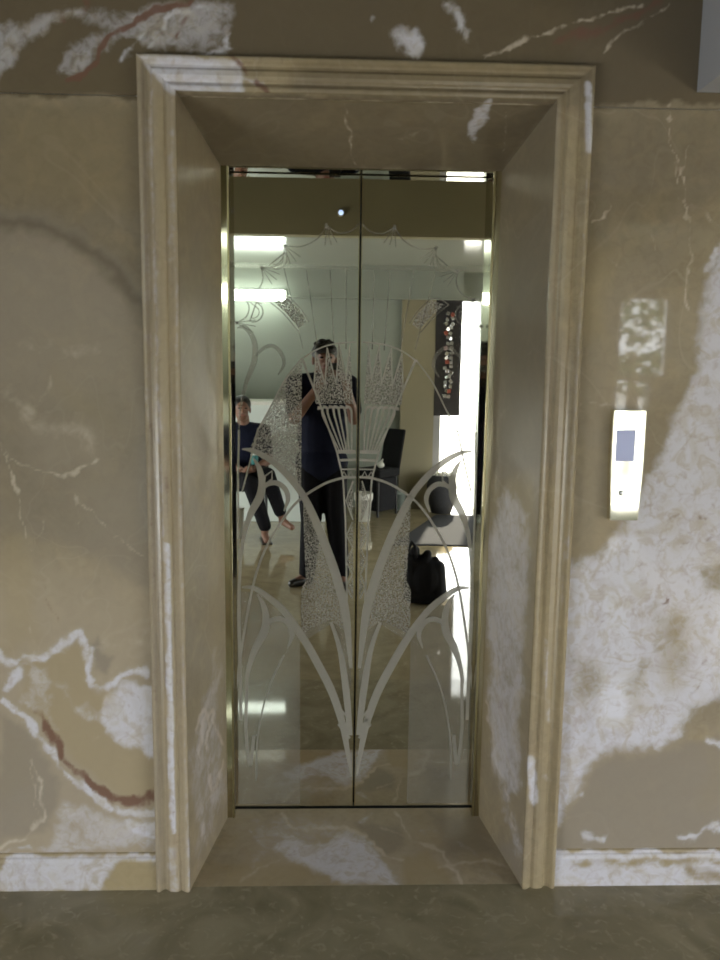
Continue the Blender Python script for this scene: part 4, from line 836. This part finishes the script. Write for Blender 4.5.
# doormat
bm = nb(); P = [onY(388, 546, 0)]*0 + [(.43, -4.12), (1.75, -4.08), (1.95, -5.45), (.98, -5.52)]
lo = [bm.verts.new((x, y, 0.0005)) for x, y in P]; hi = [bm.verts.new((x, y, .012)) for x, y in P]
bm.faces.new(lo[::-1]); bm.faces.new(hi)
for k in range(4): bm.faces.new((lo[k], lo[(k+1) % 4], hi[(k+1) % 4], hi[k]))
bmesh.ops.bevel(bm, geom=bm.edges[:], offset=.004, segments=2, affect='EDGES')
tag(obj('doormat', bm, M['mat_grey']), 'large dark grey mat on the floor in front of the bright doorway', 'mat')

# planter beside the doorway
pt = thing('planter', 'round dark grey planter filled with white pebbles beside the bright doorway', 'planter', (1.06, -5.70, 0)); bm = nb(); lathe(bm, [(.10, 0), (.15, .14), (.16, .28), (.13, .40), (.12, .40), (.14, .27), (.08, .02)], n=28); obj('pot', bm, M['mat_grey'], pt, True)
bm = nb(); rng = random.Random(9)
for k in range(60):
    a = rng.uniform(0, 6.28); q = .105*rng.random()**.5
    bmesh.ops.create_icosphere(bm, subdivisions=1, radius=rng.uniform(.013, .02), matrix=Matrix.Translation((q*math.cos(a), q*math.sin(a), .395+rng.uniform(0, .03))))
o = obj('pebbles', bm, M['white_plastic'], pt, True); o['kind'] = 'stuff'

# dark board hung with packets in front of the doorway
hp = thing('hanging_board', 'dark board hung with shiny silver packets beside the bright doorway', 'display board', (1.135, BK+.07, 0))
bm = nb(); box(bm, -.15, .125, -.02, 0, 1.0, 2.2, .004); obj('board', bm, M['black_stone'], hp)
rng = random.Random(5)
for col in (-.035, .01):
    bm = nb(); tube(bm, [(col, .004, 1.16), (col, .004, 2.1)], .003, 6); obj('cord', bm, M['dark_metal'], hp)
    for k in range(18):
        z = 2.06-k*.05+rng.uniform(-.01, .01); x = col+rng.uniform(-.014, .014)
        bm = nb(); box(bm, -.020, .020, -.006, .006, -.021, .021, .005); o = obj('packet', bm, M['red_foil'] if rng.random() < .06 else M['pink'] if k == 7 and col < 0 else M['silver'], hp)
        o.location = (x, .018, z); o.rotation_euler = (rng.uniform(-.5, .5), rng.uniform(-.6, .6), rng.uniform(-.6, .6))

# lamps on the bulkhead
t = thing('tube_light', 'lit white tube lamp mounted low on the grey bulkhead', 'lamp', (-1.18, BK+.10, 2.215))
bm = nb(); box(bm, -.61, .61, 0, .03, -.02, .055, .003); obj('housing', bm, M['white_plastic'], t)
bm = nb(); box(bm, -.60, .60, .032, .085, -.055, .05, .018); obj('diffuser', bm, M['tube'], t)
q = onY(341, 213, -REAR_Y)
sd = thing('indicator_lamp', 'tiny blue white lamp on the dark olive ceiling drop', 'lamp', (q[0], REAR_Y, q[2]))
bm = nb(); lathe(bm, [(.03, 0), (.03, .012), (.022, .018)], n=20); bmesh.ops.rotate(bm, verts=bm.verts, matrix=Matrix.Rotation(-PI/2, 3, 'X')); obj('mount', bm, M['ceiling'], sd, True)
bm = nb(); bmesh.ops.create_uvsphere(bm, u_segments=12, v_segments=8, radius=.02, matrix=Matrix.Translation((0, .016, 0))); obj('bulb', bm, M['led'], sd, True)

# trees outside
def tree(x, y, h, r, label, seed):
    t = thing('tree', label, 'tree', (x, y, -.04)); rng = random.Random(seed)
    bm = nb(); tube(bm, [(0, 0, 0), (.05, .02, h*.35), (.0, .05, h*.6)], [.12, .09, .05]); obj('trunk', bm, M['bark'], t, True)
    bm = nb()
    for k in range(1500):
        a = rng.uniform(0, 2*PI); c = rng.uniform(-1, 1); q = r*rng.uniform(.35, 1)**.6; s = math.sqrt(1-c*c)
        p = Vector((q*s*math.cos(a), q*s*math.sin(a), h*.7+q*c*.9)); R = Matrix.Rotation(rng.uniform(0, 6.3), 3, 'Z') @ Matrix.Rotation(rng.uniform(0, 3.1), 3, 'X')
        l = rng.uniform(.06, .11)
        bm.faces.new([bm.verts.new(p+R @ Vector(v)) for v in ((-l, 0, 0), (0, -l*.5, 0), (l, 0, .02), (0, l*.5, 0))])
    obj('foliage', bm, M['leaf'], t)
tree(4.1, -9.6, 3.0, 1.1, 'leafy tree outside the back window', 1)
